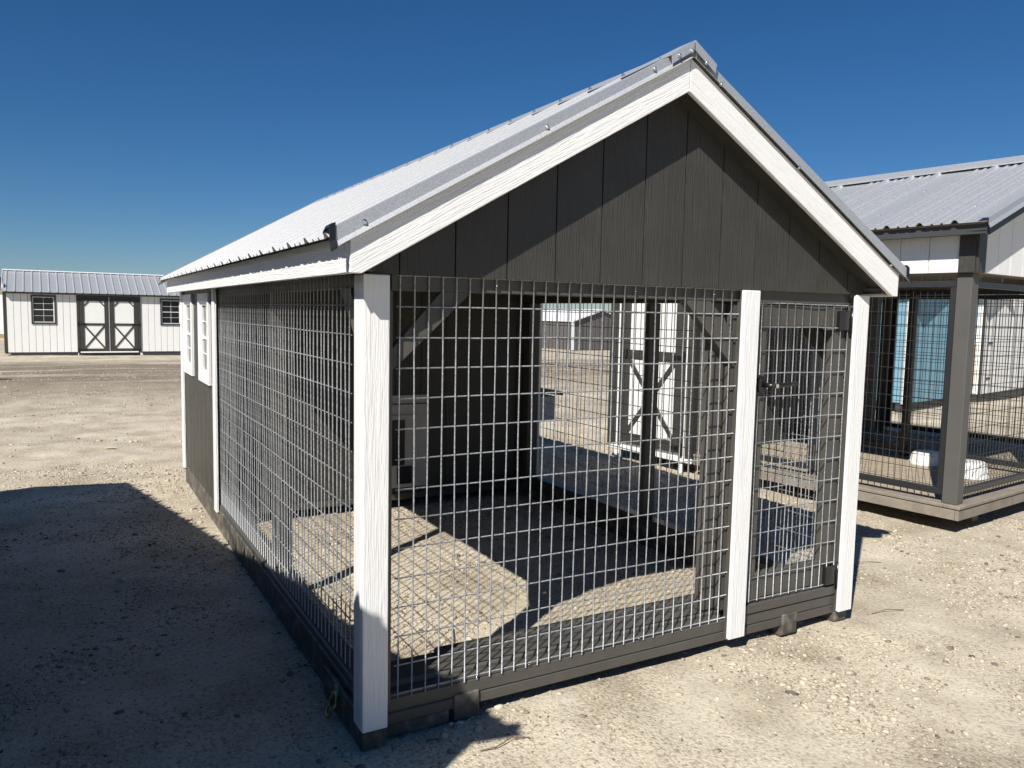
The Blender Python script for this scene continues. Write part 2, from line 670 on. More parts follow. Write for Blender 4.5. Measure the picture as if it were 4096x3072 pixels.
def rib_profile(y0, y1, pitch=.2286, first=.06, rh=.019, minor=True):
    """(y, height) points of ribbed metal roofing between y0 and y1"""
    pts = [(y0, 0.0)]
    y = y0 + first
    while y < y1 - .04:
        pts += [(y - .026, 0), (y - .010, rh), (y + .010, rh), (y + .026, 0)]
        if minor:
            for q in (y + pitch * .36, y + pitch * .64):
                if q < y1 - .03:
                    pts += [(q - .010, 0), (q - .004, rh * .5), (q + .004, rh * .5), (q + .010, 0)]
        y += pitch
    pts.append((y1, 0.0))
    out = [p for p in pts if y0 <= p[0] <= y1]
    return out


def roof_sheets(parent, eave, ridge, y0, y1, mat, sheet=.9144, pitch=.2286, rh=.019, name='roof_panel', first=.06):
    """ribbed sheets laid eave to ridge; eave, ridge = (x, z)"""
    e, r = Vector((eave[0], 0, eave[1])), Vector((ridge[0], 0, ridge[1]))
    d = (r - e).normalized()
    n = Vector((-d.z, 0, d.x)) if d.x > 0 else Vector((d.z, 0, -d.x))
    y = y0
    i = 0
    while y < y1 - .02:
        ye = min(y + sheet, y1)
        prof = rib_profile(y, ye, pitch, first, rh)
        lift = .0 if i % 2 == 0 else .0006
        V, F = [], []
        for (py, h) in prof:
            for base in (e, r):
                p = base + n * (h + lift)
                V.append((p.x, py, p.z))
        m_ = len(prof)
        for (py, h) in prof:
            for base in (e, r):
                p = base + n * (h + lift - .0012)
                V.append((p.x, py, p.z))
        for k in range(m_ - 1):
            F.append((2 * k, 2 * k + 1, 2 * k + 3, 2 * k + 2))
            o_ = 2 * m_
            F.append((o_ + 2 * k, o_ + 2 * k + 2, o_ + 2 * k + 3, o_ + 2 * k + 1))
            F.append((2 * k, 2 * k + 2, o_ + 2 * k + 2, o_ + 2 * k))
            F.append((2 * k + 1, o_ + 2 * k + 1, o_ + 2 * k + 3, 2 * k + 3))
        mk(name, V, F, mat, parent, axis=d)
        y = ye
        i += 1


def screw(parent, p, nrm, r=.0066):
    """hex-head roofing screw with washer"""
    n = Vector(nrm).normalized()
    R = frame_for(n)
    V, F = [], []
    prof = [(0, r * 1.25), (.0025, r * 1.2), (.003, r * .72), (.0085, r * .66), (.0095, r * .3)]
    for (h, rad) in prof:
        for k in range(8):
            t = 2 * math.pi * k / 8
            V.append(Vector(p) + R @ Vector((h, rad * math.cos(t), rad * math.sin(t))))
    for i in range(len(prof) - 1):
        for k in range(8):
            F.append((i * 8 + k, i * 8 + (k + 1) % 8, (i + 1) * 8 + (k + 1) % 8, (i + 1) * 8 + k))
    F.append(tuple(range(8)))
    F.append(tuple(range(32, 40))[::-1])
    return mk('screw', V, F, CHROME, parent)


def kids_to(part, kids):
    """re-parent finished siblings under a part without moving them"""
    Mi = part.matrix_basis.inverted()
    for k in kids:
        mb = k.matrix_basis.copy()
        k.parent = part
        k.matrix_basis = Mi @ mb


def sash_window(parent, plane, c_out, c_in, a0, a1, z0, z1, trim_mat, trim_w, cols=2, rows=4, proud=.022, sill=True):
    """trim boards, vinyl frame, glazing bars and panes as sub-parts of one window part.
    c_out is the siding face; 'proud' points out of the wall (sign matters)"""
    def B(name, b0, b1, k0, k1, c0, c1, mat, bev=.002):
        lo, hi = min(c0, c1), max(c0, c1)
        if plane == 'y':
            return box(name, b0, b1, lo, hi, k0, k1, mat, None, bev)
        return box(name, lo, hi, b0, b1, k0, k1, mat, None, bev)
    s = 1 if c_out < c_in else -1
    f = c_out - s * proud
    win = B('window', a0, a1, z1 - trim_w, z1, f, c_out + s * .002, trim_mat)       # head trim is the part itself
    win.parent = parent
    k = []
    k.append(B('trim', a0, a1, z0, z0 + trim_w, f, c_out + s * .002, trim_mat))
    k.append(B('trim', a0, a0 + trim_w * .8, z0 + trim_w, z1 - trim_w, f + s * .001, c_out + s * .002, trim_mat))
    k.append(B('trim', a1 - trim_w * .8, a1, z0 + trim_w, z1 - trim_w, f + s * .001, c_out + s * .002, trim_mat))
    ia0, ia1, iz0, iz1 = a0 + trim_w * .8, a1 - trim_w * .8, z0 + trim_w, z1 - trim_w
    g = c_out + s * .012
    fr = .022
    for q in ((ia0, ia0 + fr, iz0, iz1), (ia1 - fr, ia1, iz0, iz1), (ia0 + fr, ia1 - fr, iz0, iz0 + fr), (ia0 + fr, ia1 - fr, iz1 - fr, iz1)):
        k.append(B('frame', *q, g - s * .014, g + s * .02, VINYL))
    ia0 += fr
    ia1 -= fr
    iz0 += fr
    iz1 -= fr
    zz = [iz0 + (iz1 - iz0) * j / rows for j in range(rows + 1)]
    aa = [ia0 + (ia1 - ia0) * i / cols for i in range(cols + 1)]
    for j in range(1, rows):
        w = .020 if j == rows // 2 else .008
        k.append(B('glazing_bar', ia0, ia1, zz[j] - w / 2, zz[j] + w / 2, g - s * (.010 if j == rows // 2 else .006), g + s * .012, VINYL, .001))
    for i in range(1, cols):
        for j in range(rows):
            k.append(B('glazing_bar', aa[i] - .004, aa[i] + .004, zz[j] + .004, zz[j + 1] - .004, g - s * .005, g + s * .012, VINYL, .001))
    for i in range(cols):
        for j in range(rows):
            k.append(B('pane', aa[i] + .003, aa[i + 1] - .003, zz[j] + .003, zz[j + 1] - .003, g + s * .003, g + s * .006, GLASS, 0))
    kids_to(win, k)
    return win


# ------------------------------------------------------------------ ground
def value_noise(x, y, cell, seed):
    r = np.random.default_rng(seed)
    n = 256
    tab = r.random((n, n))
    fx, fy = x / cell, y / cell
    ix, iy = np.floor(fx).astype(int), np.floor(fy).astype(int)
    tx, ty = fx - ix, fy - iy
    tx = tx * tx * (3 - 2 * tx)
    ty = ty * ty * (3 - 2 * ty)
    a = tab[ix % n, iy % n]
    b = tab[(ix + 1) % n, iy % n]
    c = tab[ix % n, (iy + 1) % n]
    d = tab[(ix + 1) % n, (iy + 1) % n]
    return (a * (1 - tx) + b * tx) * (1 - ty) + (c * (1 - tx) + d * tx) * ty - .5


def terrain(x, y):
    """large shape of the yard: level here, falling gently away beyond"""
    x, y = np.asarray(x, float), np.asarray(y, float)
    r = np.hypot(x - CAM_POS.x, y - CAM_POS.y)
    t = np.clip(r - 12, 0, 45)
    return -.0006 * t * t


def ground_height(x, y):
    x, y = np.asarray(x, float), np.asarray(y, float)
    h = terrain(x, y)
    r = np.hypot(x - 1, y - 1)
    h = h + .030 * value_noise(x, y, 1.9, 1) * np.clip((r - 2.5) / 3, 0.15, 1.6)
    h = h + .014 * value_noise(x, y, .33, 2) + .008 * value_noise(x, y, .11, 3) + .005 * value_noise(x, y, .045, 4)
    # dragged wheel ruts along the lane behind
    lane = np.clip((y - 5.5) / 4, 0, 1) * np.clip((26 - y) / 3, 0, 1)
    yr = y + .10 * x + .5 * value_noise(x, y, 4.0, 9)
    h = h + lane * (.035 * value_noise(x * .07, yr, .38, 5) + .05 * value_noise(x * .05, yr, 1.1, 6))
    return h


def graded(lo, hi, f0, f1, step, grow):
    c = list(np.arange(f0, f1, step))
    s, v = step, f1
    while v < hi:
        c.append(v)
        s *= grow
        v += s
    c.append(hi)
    s, v = step, f0
    pre = []
    while v > lo:
        s *= grow
        v -= s
        pre.append(max(v, lo))
    return np.array(pre[::-1] + c)


gx = graded(-900, 900, -2.2, 6.0, .028, 1.055)
gy = graded(-400, 1500, -1.4, 7.0, .028, 1.030)
XX, YY = np.meshgrid(gx, gy, indexing='ij')
ZZ = ground_height(XX, YY)
nx, ny = XX.shape
gv = np.stack([XX, YY, ZZ], -1).reshape(-1, 3)
ii = np.arange(nx * ny).reshape(nx, ny)
gf = np.stack([ii[:-1, :-1], ii[1:, :-1], ii[1:, 1:], ii[:-1, 1:]], -1).reshape(-1, 4)


def fast_mesh(name, verts, quads, mat, k=4):
    me = bpy.data.meshes.new(name)
    me.vertices.add(len(verts))
    me.vertices.foreach_set('co', np.ascontiguousarray(verts, np.float32).ravel())
    nf = len(quads)
    me.loops.add(nf * k)
    me.loops.foreach_set('vertex_index', np.ascontiguousarray(quads, np.int32).ravel())
    me.polygons.add(nf)
    me.polygons.foreach_set('loop_start', np.arange(0, nf * k, k, dtype=np.int32))
    me.polygons.foreach_set('use_smooth', np.ones(nf, bool))
    me.update(calc_edges=True)
    me.validate()
    me.materials.append(mat)
    o = bpy.data.objects.new(name, me)
    COL.objects.link(o)
    return o


ground = fast_mesh('ground', gv, gf, GROUND)
tag(ground, 'pale tan compacted dirt and gravel yard', 'ground', kind='structure')


def gravel(name, n, area, dens_seed, rmin, rmax, power, label):
    x = RNG.uniform(area[0], area[1], n * 3)
    y = RNG.uniform(area[2], area[3], n * 3)
    p = value_noise(x, y, .55, dens_seed) + .7 * value_noise(x, y, .17, dens_seed + 1) + .5
    keep = RNG.random(n * 3) < np.clip(p, .22, 1) ** 2.0 * 1.5
    x, y = x[keep][:n], y[keep][:n]
    n = len(x)
    z = ground_height(x, y)
    t = RNG.random(n)
    r = rmin * (1 - t + t * (rmin / rmax) ** power) ** (-1 / power)
    # squashed octahedron-ish pebble, 8 + jitter -> icosahedron
    ph = (1 + 5 ** .5) / 2
    ico = np.array([(-1, ph, 0), (1, ph, 0), (-1, -ph, 0), (1, -ph, 0), (0, -1, ph), (0, 1, ph), (0, -1, -ph), (0, 1, -ph), (ph, 0, -1), (ph, 0, 1), (-ph, 0, -1), (-ph, 0, 1)])
    ico = ico / np.linalg.norm(ico[0])
    fc = np.array([(0, 11, 5), (0, 5, 1), (0, 1, 7), (0, 7, 10), (0, 10, 11), (1, 5, 9), (5, 11, 4), (11, 10, 2), (10, 7, 6), (7, 1, 8), (3, 9, 4), (3, 4, 2), (3, 2, 6), (3, 6, 8), (3, 8, 9), (4, 9, 5), (2, 4, 11), (6, 2, 10), (8, 6, 7), (9, 8, 1)])
    sc = np.stack([RNG.uniform(.8, 1.6, n), RNG.uniform(.65, 1.1, n), RNG.uniform(.35, .75, n)], -1) * r[:, None]
    V = ico[None] * (1 + RNG.uniform(-.22, .22, (n, 12, 1)))
    V = V * sc[:, None, :]
    a = RNG.uniform(0, 2 * np.pi, n)
    ca, sa = np.cos(a)[:, None], np.sin(a)[:, None]
    vx = V[..., 0] * ca - V[..., 1] * sa + x[:, None]
    vy = V[..., 0] * sa + V[..., 1] * ca + y[:, None]
    vz = V[..., 2] + z[:, None] + sc[:, 2:3] * .25
    V = np.stack([vx, vy, vz], -1).reshape(-1, 3)
    Fc = (fc[None] + (np.arange(n) * 12)[:, None, None]).reshape(-1, 3)
    o = fast_mesh(name, V, Fc, STONE, 3)
    tag(o, label, 'gravel', kind='stuff')
    return o


gravel('gravel', 90000, (-2.4, 5.2, -1.3, 5.6), 21, .0032, .018, 2.45, 'loose pale pebbles scattered over the near ground')
gravel('far_gravel', 26000, (-4.5, 14.0, 5.4, 20.0), 31, .005, .024, 2.6, 'loose pale pebbles scattered along the lane behind the kennel')


# ------------------------------------------------------------------ the dog kennel in front
K = empty('dog_kennel', (0, 0, 0), 0, 'charcoal dog kennel with white corner trim, gable roof and galvanised wire sides in the foreground', 'kennel')


def kb(name, x0, x1, y0, y1, z0, z1, mat, bevel=.003, axis=None, parent=K):
    return box(name, x0, x1, y0, y1, z0 + ZS, z1 + ZS, mat, parent, bevel, axis)


XL, XR = -.118, 2.300           # outer faces of the framing, left and right
XC = 1.092                      # ridge line
YB0, YB1 = 2.972, 4.590         # closed dog box at the back
SL = .573                       # roof slope

# white corner boards: front faces and returns
kb('corner_board', -.137, -.048, -.037, -.018, -.090, 1.421, WHITE)
kb('corner_board', -.1375, -.119, -.0178, .055, -.090, 1.421, WHITE)
kb('corner_board', 1.511, 1.605, -.037, -.018, -.088, 1.421, WHITE)
kb('corner_board', 2.224, 2.316, -.037, -.018, -.088, 1.421, WHITE)
kb('corner_board', 2.3015, 2.3205, -.0178, .055, -.088, 1.421, WHITE)
kb('corner_board', -.1375, -.119, 2.885, 2.974, -.030, 1.430, WHITE)
kb('corner_board', -.1375, -.119, 4.500, 4.592, -.030, 1.430, WHITE)
kb('corner_board', -.137, -.048, 4.593, 4.611, -.030, 1.430, WHITE)
kb('corner_board', 2.3015, 2.3205, 2.885, 2.974, -.030, 1.430, WHITE)

# framing posts
kb('post', -.117, -.030, -.0165, .072, -.02, 1.372, DARK_LUMBER)
kb('post', 1.520, 1.592, -.0165, .014, -.10, 1.372, DARK_LUMBER)
kb('stud', 1.424, 1.498, .050, .100, .024, 1.371, DARK_LUMBER, .006)
kb('stud', 1.500, 1.570, .0165, .100, .024, 1.371, DARK_LUMBER, .006)
kb('post', 2.238, 2.299, -.0165, .072, -.10, 1.372, DARK_LUMBER)
kb('stud', 2.190, 2.236, .056, .100, .04, 1.371, DARK_LUMBER)
kb('stud', XL + .026, XL + .115, 1.43, 1.47, .03, 1.384, DARK_LUMBER, .005)
kb('stud', 2.205, 2.294, 1.42, 1.46, .02, 1.384, DARK_LUMBER, .005)
kb('stud', XL + .026, XL + .115, 2.88, 2.968, -.02, 1.384, DARK_LUMBER, .005)
kb('stud', 2.205, 2.294, 2.88, 2.968, -.02, 1.384, DARK_LUMBER, .005)
# headers and top plates
kb('header', -.028, 2.236, .0056, .054, 1.373, 1.452, DARK_LUMBER, .003)
kb('top_plate', XL + .026, XL + .115, .074, 4.58, 1.385, 1.470, DARK_LUMBER, .004)
kb('top_plate', 2.205, 2.294, .074, 4.58, 1.385, 1.470, DARK_LUMBER, .004)
# knee braces
zt = ZS
prism_y('knee_brace', [(-.029, 1.105 + zt), (.262, 1.3725 + zt), (.150, 1.3725 + zt), (-.029, 1.175 + zt)], .0075, .047, DARK_LUMBER, K, (1, 0, 1))
prism_y('knee_brace', [(1.225, 1.3725 + zt), (1.499, 1.105 + zt), (1.499, 1.245 + zt), (1.365, 1.3725 + zt)], .0075, .047, DARK_LUMBER, K, (-1, 0, 1))
prism_x('knee_brace', [(.074, 1.06 + zt), (.40, 1.384 + zt), (.29, 1.384 + zt), (.074, 1.17 + zt)], 2.215, 2.253, DARK_LUMBER, K, (0, 1, 1))
prism_x('knee_brace', [(.074, 1.06 + zt), (.40, 1.384 + zt), (.29, 1.384 + zt), (.074, 1.17 + zt)], XL + .040, XL + .078, DARK_LUMBER, K, (0, 1, 1))

# base: stacked lumber at the front, runners along the sides
kb('base_board', -.047, 2.237, .003, .041, -.063, -.012, DARK_LUMBER, .004)
kb('base_board', -.047, 2.237, .004, .042, -.107, -.065, DARK_LUMBER, .004)
kb('sill', 1.606, 2.236, -.004, .041, -.0105, .034, DARK_LUMBER, .004)
kb('sill_plank', -.029, 1.600, .0425, .215, -.040, .022, DARK_LUMBER, .010)
kb('sill_plank', .245, 1.600, .218, .258, -.060, .018, DARK_LUMBER, .008)
kb('sill_strip', -.029, 1.495, .0035, .041, -.0108, .004, DARK_LUMBER, .003)
kb('runner', -.117, -.049, .002, 4.586, -.160, -.014, DARK_DUSTY, .006)
kb('sill_plank', -.117, -.032, .074, 2.87, -.012, .026, DARK_LUMBER, .006)
kb('runner', 2.218, 2.299, .074, 4.586, -.160, -.014, DARK_DUSTY, .006)
kb('sill_plank', 2.203, 2.296, .074, 2.87, -.012, .024, DARK_LUMBER, .006)
kb('base_block', -.1365, -.049, -.034, .000, -.155, -.092, DARK_DUSTY, .004)
kb('base_block', -.1365, -.1185, .002, .42, -.155, -.040, DARK_DUSTY, .004)
kb('base_block', -.0485, .20, .006, .040, -.155, -.108, DARK_DUSTY, .004)


def skid_end(x0, x1):
    """runner end sawn off at a slant"""
    pts = [(-.006, -.052), (-.006, -.146), (.012, -.160), (.30, -.160), (.30, -.112), (.044, -.112), (.044, -.052)]
    prism_x('skid', [(p[0], p[1] + ZS) for p in pts], x0, x1, DARK_DUSTY, K, (0, 1, 0), bevel=.004)


for x0, x1 in ((.214, .314), (1.880, 1.975), (2.239, 2.320)):
    skid_end(x0, x1)

# wire walls
welded_panel(K, 'y', .0, .0, 31, ZS, 15, edge=.012)
welded_panel(K, 'x', -.100, .2062, 57, ZS + .002, 15, edge=.004)
welded_panel(K, 'x', 2.301, .100, 55, ZS + .002, 15, edge=.004)

# bent staple legs along the wire
for (x, z) in ((.356, 1.40), (.965, 1.40), (1.372, 1.40), (.30, -.001), (.52, .0), (.76, .0), (1.04, .0), (1.26, .0)):
    tube('staple', [(x - .004, -.004, z + ZS - .004), (x, -.0075, z + ZS), (x + .005, -.005, z + ZS + .003)], .0017, CHROME, K, 5)

# ---- gate
def kd(*a, **k):
    return kb(*a, parent=None, **k)


gate = kb('door', 1.622, 1.705, .012, .050, .048, 1.368, DARK_LUMBER, .004)
gk = [kd('stile', 2.135, 2.226, .012, .050, .048, 1.368, DARK_LUMBER, bevel=.004),
      kd('rail', 1.706, 2.134, .014, .049, 1.270, 1.368, DARK_LUMBER, bevel=.004),
      kd('rail', 1.706, 2.134, .014, .049, .048, .165, DARK_LUMBER, bevel=.004)]
for (x, z) in ((1.675, 1.305), (2.105, 1.305), (1.675, .095), (2.105, .095)):
    gk.append(kd('mending_plate', x - .035, x + .070, .0095, .0118, z - .048, z + .050, DARK_LUMBER, bevel=.0005))
    for i in range(4):
        for j in range(7):
            gk.append(kd('plate_tooth', x - .026 + i * .025, x - .018 + i * .025, .0075, .0096, z - .040 + j * .013, z - .034 + j * .013, DARK_LUMBER, bevel=.0))
LW = (.0508 * 11)
for i in range(12):
    z0, z1 = (.050, 1.370)
    if i == 0:
        segs = [(.050, 1.370 - .1016 * 4), (1.370 - .1016 * 3, 1.370)]
    else:
        segs = [(z0, z1)]
    for (a, b) in segs:
        gk.append(wire_obj(None, (0, 0, 1), b - a + .008, (1.656 + .0508 * i, -.0022, (a + b) / 2 + ZS), .0027, WIRE, 1 + i % 7))
for j in range(14):
    z = 1.370 - .1016 * j
    gk.append(wire_obj(None, (1, 0, 0), LW + .008, (1.656 + LW / 2, .0022, z + ZS), .0027, WIRE, 1 + j % 6))
# lever handle
gk.append(kd('escutcheon', 1.650, 1.690, -.016, .012, .985, 1.045, BLACK, bevel=.006))
gk.append(mk('handle', *tube_arrays([(1.672, -.016, 1.018 + ZS), (1.672, -.052, 1.018 + ZS), (1.70, -.062, 1.018 + ZS), (1.78, -.056, 1.020 + ZS), (1.835, -.046, 1.022 + ZS)], .011, 8), BLACK, None, smooth=True))
gk.append(mk('lock_cylinder', *tube_arrays([(1.688, -.058, 1.018 + ZS), (1.688, -.077, 1.018 + ZS)], .010, 10), CHROME, None))
for z in (1.300, .090):
    gk.append(kd('hinge', 2.150, 2.215, -.012, .012, z - .046, z + .046, BLACK, bevel=.004))
    gk.append(mk('hinge_barrel', *tube_arrays([(2.229, -.014, z - .062 + ZS), (2.229, -.014, z + .062 + ZS)], .010, 8), BLACK, None, smooth=True))
kids_to(gate, gk)

# ---- gable siding and rake
GZ = 1.4235


def gable_top(x):
    if x is None:
        return XC
    return 2.20 - SL * abs(x - XC) + ZS


siding(K, 'y', -.019, -.0035, -.108, 2.290, GZ + ZS, 0, DARK, pitch=.1985, start=-.108 + .0985, top=gable_top)
prism_y('gable_backing', [(-.09, GZ + .03 + ZS), (2.27, GZ + .03 + ZS), (2.27, 1.52 + ZS), (XC, 2.18 + ZS), (-.09, 1.52 + ZS)], -.0030, .0046, DARK, K)
HW = XC + .208                  # half width to the eave fascia


def rake(sgn, y0, y1, name='rake_board', mat=WHITE):
    pts = [(XC, 2.141), (XC, 2.262), (XC + sgn * HW, 2.262 - SL * HW), (XC + sgn * HW, 1.417), (XC + sgn * (2.141 - 1.417) / SL, 1.417)]
    pts[0] = (XC + sgn * .0012, pts[0][1])
    pts[1] = (XC + sgn * .0012, pts[1][1])
    return prism_y(name, [(p[0], p[1] + ZS) for p in pts], y0, y1, mat, K, (sgn, 0, -SL), bevel=.0025)


for s in (-1, 1):
    rake(s, -.125, -.105)
    rake(s, 4.83, 4.85)
# eave fascias, soffits, roof deck
for s in (-1, 1):
    x = XC + s * HW
    kb('fascia', min(x, x - s * .019), max(x, x - s * .019), -.1045, 4.8295, 1.417, 1.530, WHITE, .003)
    xi = XL - .002 if s < 0 else XR + .004
    kb('soffit', min(x - s * .0195, xi), max(x - s * .0195, xi), -.1045, 4.8295, 1.428, 1.438, DARK, .001)
    e = (XC + s * (HW - .021), 2.277 - .562 * (HW - .021))
    r = (XC + s * .003, 2.277)
    n_ = .014
    prism_y('roof_deck', [(e[0], e[1] + ZS), (r[0], r[1] + ZS), (r[0], r[1] - n_ + ZS), (e[0], e[1] - n_ + ZS)], -.1, 4.83, PLYWOOD, K, (1, 0, 0))
    # soffit strip behind the rake
    prism_y('rake_soffit', [(XC + s * .003, 2.155 + ZS), (XC + s * .003, 2.165 + ZS), (XC + s * HW * .94, 2.165 - SL * HW * .94 + ZS), (XC + s * HW * .94, 2.155 - SL * HW * .94 + ZS)], -.1045, -.0195, DARK, K, (1, 0, 0))
# metal roofing
RZ = 2.281
EX = 1.352
RS = .562
for s in (-1, 1):
    roof_sheets(K, (XC + s * EX, RZ - RS * EX + ZS), (XC + s * .004, RZ + ZS), -.124, 4.885, ROOFMETAL, first=.063)
# rake flashing: face, outturned hem and top flange in one folded strip
for s in (-1, 1):
    for (yf, dy) in ((-.129, -1), (4.892, 1)):
        def L(dx, dz_):
            if dz_ < RZ - .001:
                return (XC + s * dx, dz_ - .572 * dx + ZS)
            return (XC + s * dx, dz_ - RS * dx + ZS)
        ends = (.0, EX + .008)
        prof = [(yf - dy * .045, .0275), (yf, .0265), (yf, -.0045), (yf + dy * .015, -.0195)]
        V, F = [], []
        for (py, h) in prof:
            for d_ in ends:
                q = L(d_, RZ + h)
                V.append((q[0], py, q[1]))
        for (py, h) in prof:
            for d_ in ends:
                q = L(d_, RZ + h - .0)
                V.append((q[0] , py - dy * .0015, q[1] - .0015))
        m_ = len(prof)
        for k in range(m_ - 1):
            F.append((2 * k, 2 * k + 1, 2 * k + 3, 2 * k + 2))
            F.append((2 * m_ + 2 * k, 2 * m_ + 2 * k + 2, 2 * m_ + 2 * k + 3, 2 * m_ + 2 * k + 1))
        for k in range(m_ - 1):
            F.append((2 * k + 1, 2 * m_ + 2 * k + 1, 2 * m_ + 2 * k + 3, 2 * k + 3))
        F.append((0, 2 * m_, 2 * m_ + 1, 1))
        F.append((2 * m_ - 2, 2 * m_ - 1, 4 * m_ - 1, 4 * m_ - 2))
        mk('rake_flashing', V, F, GALV, K, (s, 0, -SL))
# black strip standing in for the shaded inside of each flashing end
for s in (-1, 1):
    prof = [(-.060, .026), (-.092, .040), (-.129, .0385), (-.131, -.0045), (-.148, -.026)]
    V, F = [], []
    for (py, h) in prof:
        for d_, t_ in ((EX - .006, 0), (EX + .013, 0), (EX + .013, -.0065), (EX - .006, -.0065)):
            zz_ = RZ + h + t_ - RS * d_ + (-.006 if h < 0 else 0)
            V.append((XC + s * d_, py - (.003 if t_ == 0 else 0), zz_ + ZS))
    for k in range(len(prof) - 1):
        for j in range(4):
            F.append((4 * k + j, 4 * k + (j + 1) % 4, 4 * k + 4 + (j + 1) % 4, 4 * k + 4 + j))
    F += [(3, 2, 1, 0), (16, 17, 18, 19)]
    mk('end_shade_strip', V, F, BLACK, K)
# ridge cap
cap_w = .115
V, F = [], []
stations = ((-.143, .0095), (-.055, .0090), (.10, .002), (.16, .0), (4.90, .0))
for (y, lift) in stations:
    for (dx, h) in ((-cap_w, .0195), (-cap_w, .0225), (0, .0290 + lift * .1), (cap_w, .0225), (cap_w, .0195), (0, .0230 + lift * .1)):
        V.append((XC + dx, y, RZ + h + lift - RS * abs(dx) + ZS))
for j in range(len(stations) - 1):
    for k in range(6):
        F.append((6 * j + k, 6 * j + (k + 1) % 6, 6 * j + 6 + (k + 1) % 6, 6 * j + 6 + k))
F += [(0, 1, 2, 5), (2, 3, 4, 5), (24, 29, 26, 25), (26, 29, 28, 27)]
mk('ridge_cap', V, F, GALV, K, (0, 1, 0))
for s in (-1, 1):               # folded end tabs
    prism_y('cap_tab', [(XC + s * .002, RZ + .039 + ZS), (XC + s * (cap_w - .006), RZ + .036 - RS * cap_w + ZS), (XC + s * (cap_w - .010), RZ + .002 - RS * cap_w + ZS), (XC + s * .004, RZ + .002 + ZS)], -.1455, -.1425, GALV, K)
for (x, z) in ((-.166, 1.571), (.468, 1.929), (.916, 2.192), (1.688, 1.925), (2.320, 1.559), (1.240, 2.188)):
    screw(K, (x, -.1305, z + ZS), (0, -1, 0))
for (x, z) in ((1.016, 2.252), (1.075, 2.278), (1.148, 2.248)):
    screw(K, (x, -.146, z + ZS), (0, -1, 0))
for i in range(20):             # cap screws on each rib
    y = -.124 + .063 + .2286 * i
    for s in (-1, 1):
        screw(K, (XC + s * .09, y, RZ + .0255 - RS * .09 + ZS), (s * RS, 0, 1), .0065)

# ---- closed box at the back
WIN = ((3.130, 3.610, .780, 1.400), (3.945, 4.440, .780, 1.400))
siding(K, 'x', XL, XL + .016, 2.976, 4.498, -.012 + ZS, 1.4265 + ZS, DARK, pitch=.1985, start=3.03,
       holes=[(w[0] + .05, w[1] - .05, w[2] + .06 + ZS, w[3] - .06 + ZS) for w in WIN])
kb('wall_backing', XL + .017, XL + .026, 2.98, 4.58, -.01, 1.38, DARK, 0)
for w in WIN:
    sash_window(K, 'x', XL, XL + .02, w[0], w[1], w[2] + ZS, w[3] + ZS, WHITE, .062, cols=2, rows=4, proud=.019)
siding(K, 'y', YB0 + .006, YB0 + .022, -.090, 2.278, -.040 + ZS, 0, DARK, pitch=.2032, top=lambda x: gable_top(x) - (.02 if x is not None else 0))
prism_y('wall_backing', [(-.09, -.06 + ZS), (2.27, -.06 + ZS), (2.27, 1.50 + ZS), (XC, 2.16 + ZS), (-.09, 1.50 + ZS)], YB0 + .023, YB0 + .032, DARK, K)
siding(K, 'x', 2.284, 2.299, 2.976, 4.58, -.012 + ZS, 1.4265 + ZS, DARK, pitch=.2032)
siding(K, 'y', 4.576, 4.592, -.046, 2.280, -.012 + ZS, 0, DARK, pitch=.2032, top=gable_top)
kb('floor_frame', -.045, 2.215, 2.98, 4.57, -.095, -.044, DARK_LUMBER, .004)
# dog door unit on the inner wall
panel = kb('dog_door', .900, 1.386, 2.962, 2.977, .0, .690, PANEL_GREY, .003)
dk = [kd('frame', .985, 1.300, 2.952, 2.9615, .045, .545, PANEL_GREY, bevel=.003),
      kd('flap', 1.030, 1.196, 2.946, 2.9515, .172, .508, BLACK, bevel=.002),
      kd('latch_panel', 1.135, 1.252, 2.940, 2.951, .030, .160, BLACK, bevel=.004),
      kd('moulding', .900, 1.386, 2.955, 2.9615, .620, .628, SLATE, bevel=.001)]
kids_to(panel, dk)
# covered feed box built onto the outside of the back box
fb = kb('feed_hatch', 2.3035, 2.655, 3.180, 3.62, .395, .610, plain('grey paint', (.45, .45, .46)), .004)
lid = prism_y('lid', [(2.3035, .665 + ZS), (2.3035, .695 + ZS), (2.712, .650 + ZS), (2.712, .615 + ZS)], 3.15, 3.65, SLATE, None, (0, 1, 0))
kids_to(fb, [lid])
# tie-down ring on the left runner
ring_pts = [(-.139 - .035 * (1 - math.cos(t)) * .5, .245 + .028 * math.sin(t), -.072 - .040 * (1 - math.cos(t)) + ZS) for t in [2 * math.pi * k / 14 for k in range(15)]]
ring = tube('tie_ring', ring_pts, .0062, ZINC_YELLOW, K, 7)
lug = kd('lug', -.142, -.1175, .228, .262, -.082, -.045, GREEN_PAINT, bevel=.004)
kids_to(ring, [lug])


# ------------------------------------------------------------------ second kennel on a deck, to the right
K2 = empty('decked_kennel', (4.307, .639, 0), math.radians(7.0), 'white and charcoal kennel with black wire panels on a raised deck at the right edge', 'kennel')
W2, D2, DB = 3.25, 2.36, 3.47       # width, depth of the wire run, back of the box


def b2(name, x0, x1, y0, y1, z0, z1, mat, bevel=.003, axis=None, parent=K2):
    return box(name, x0, x1, y0, y1, z0, z1, mat, parent, bevel, axis)


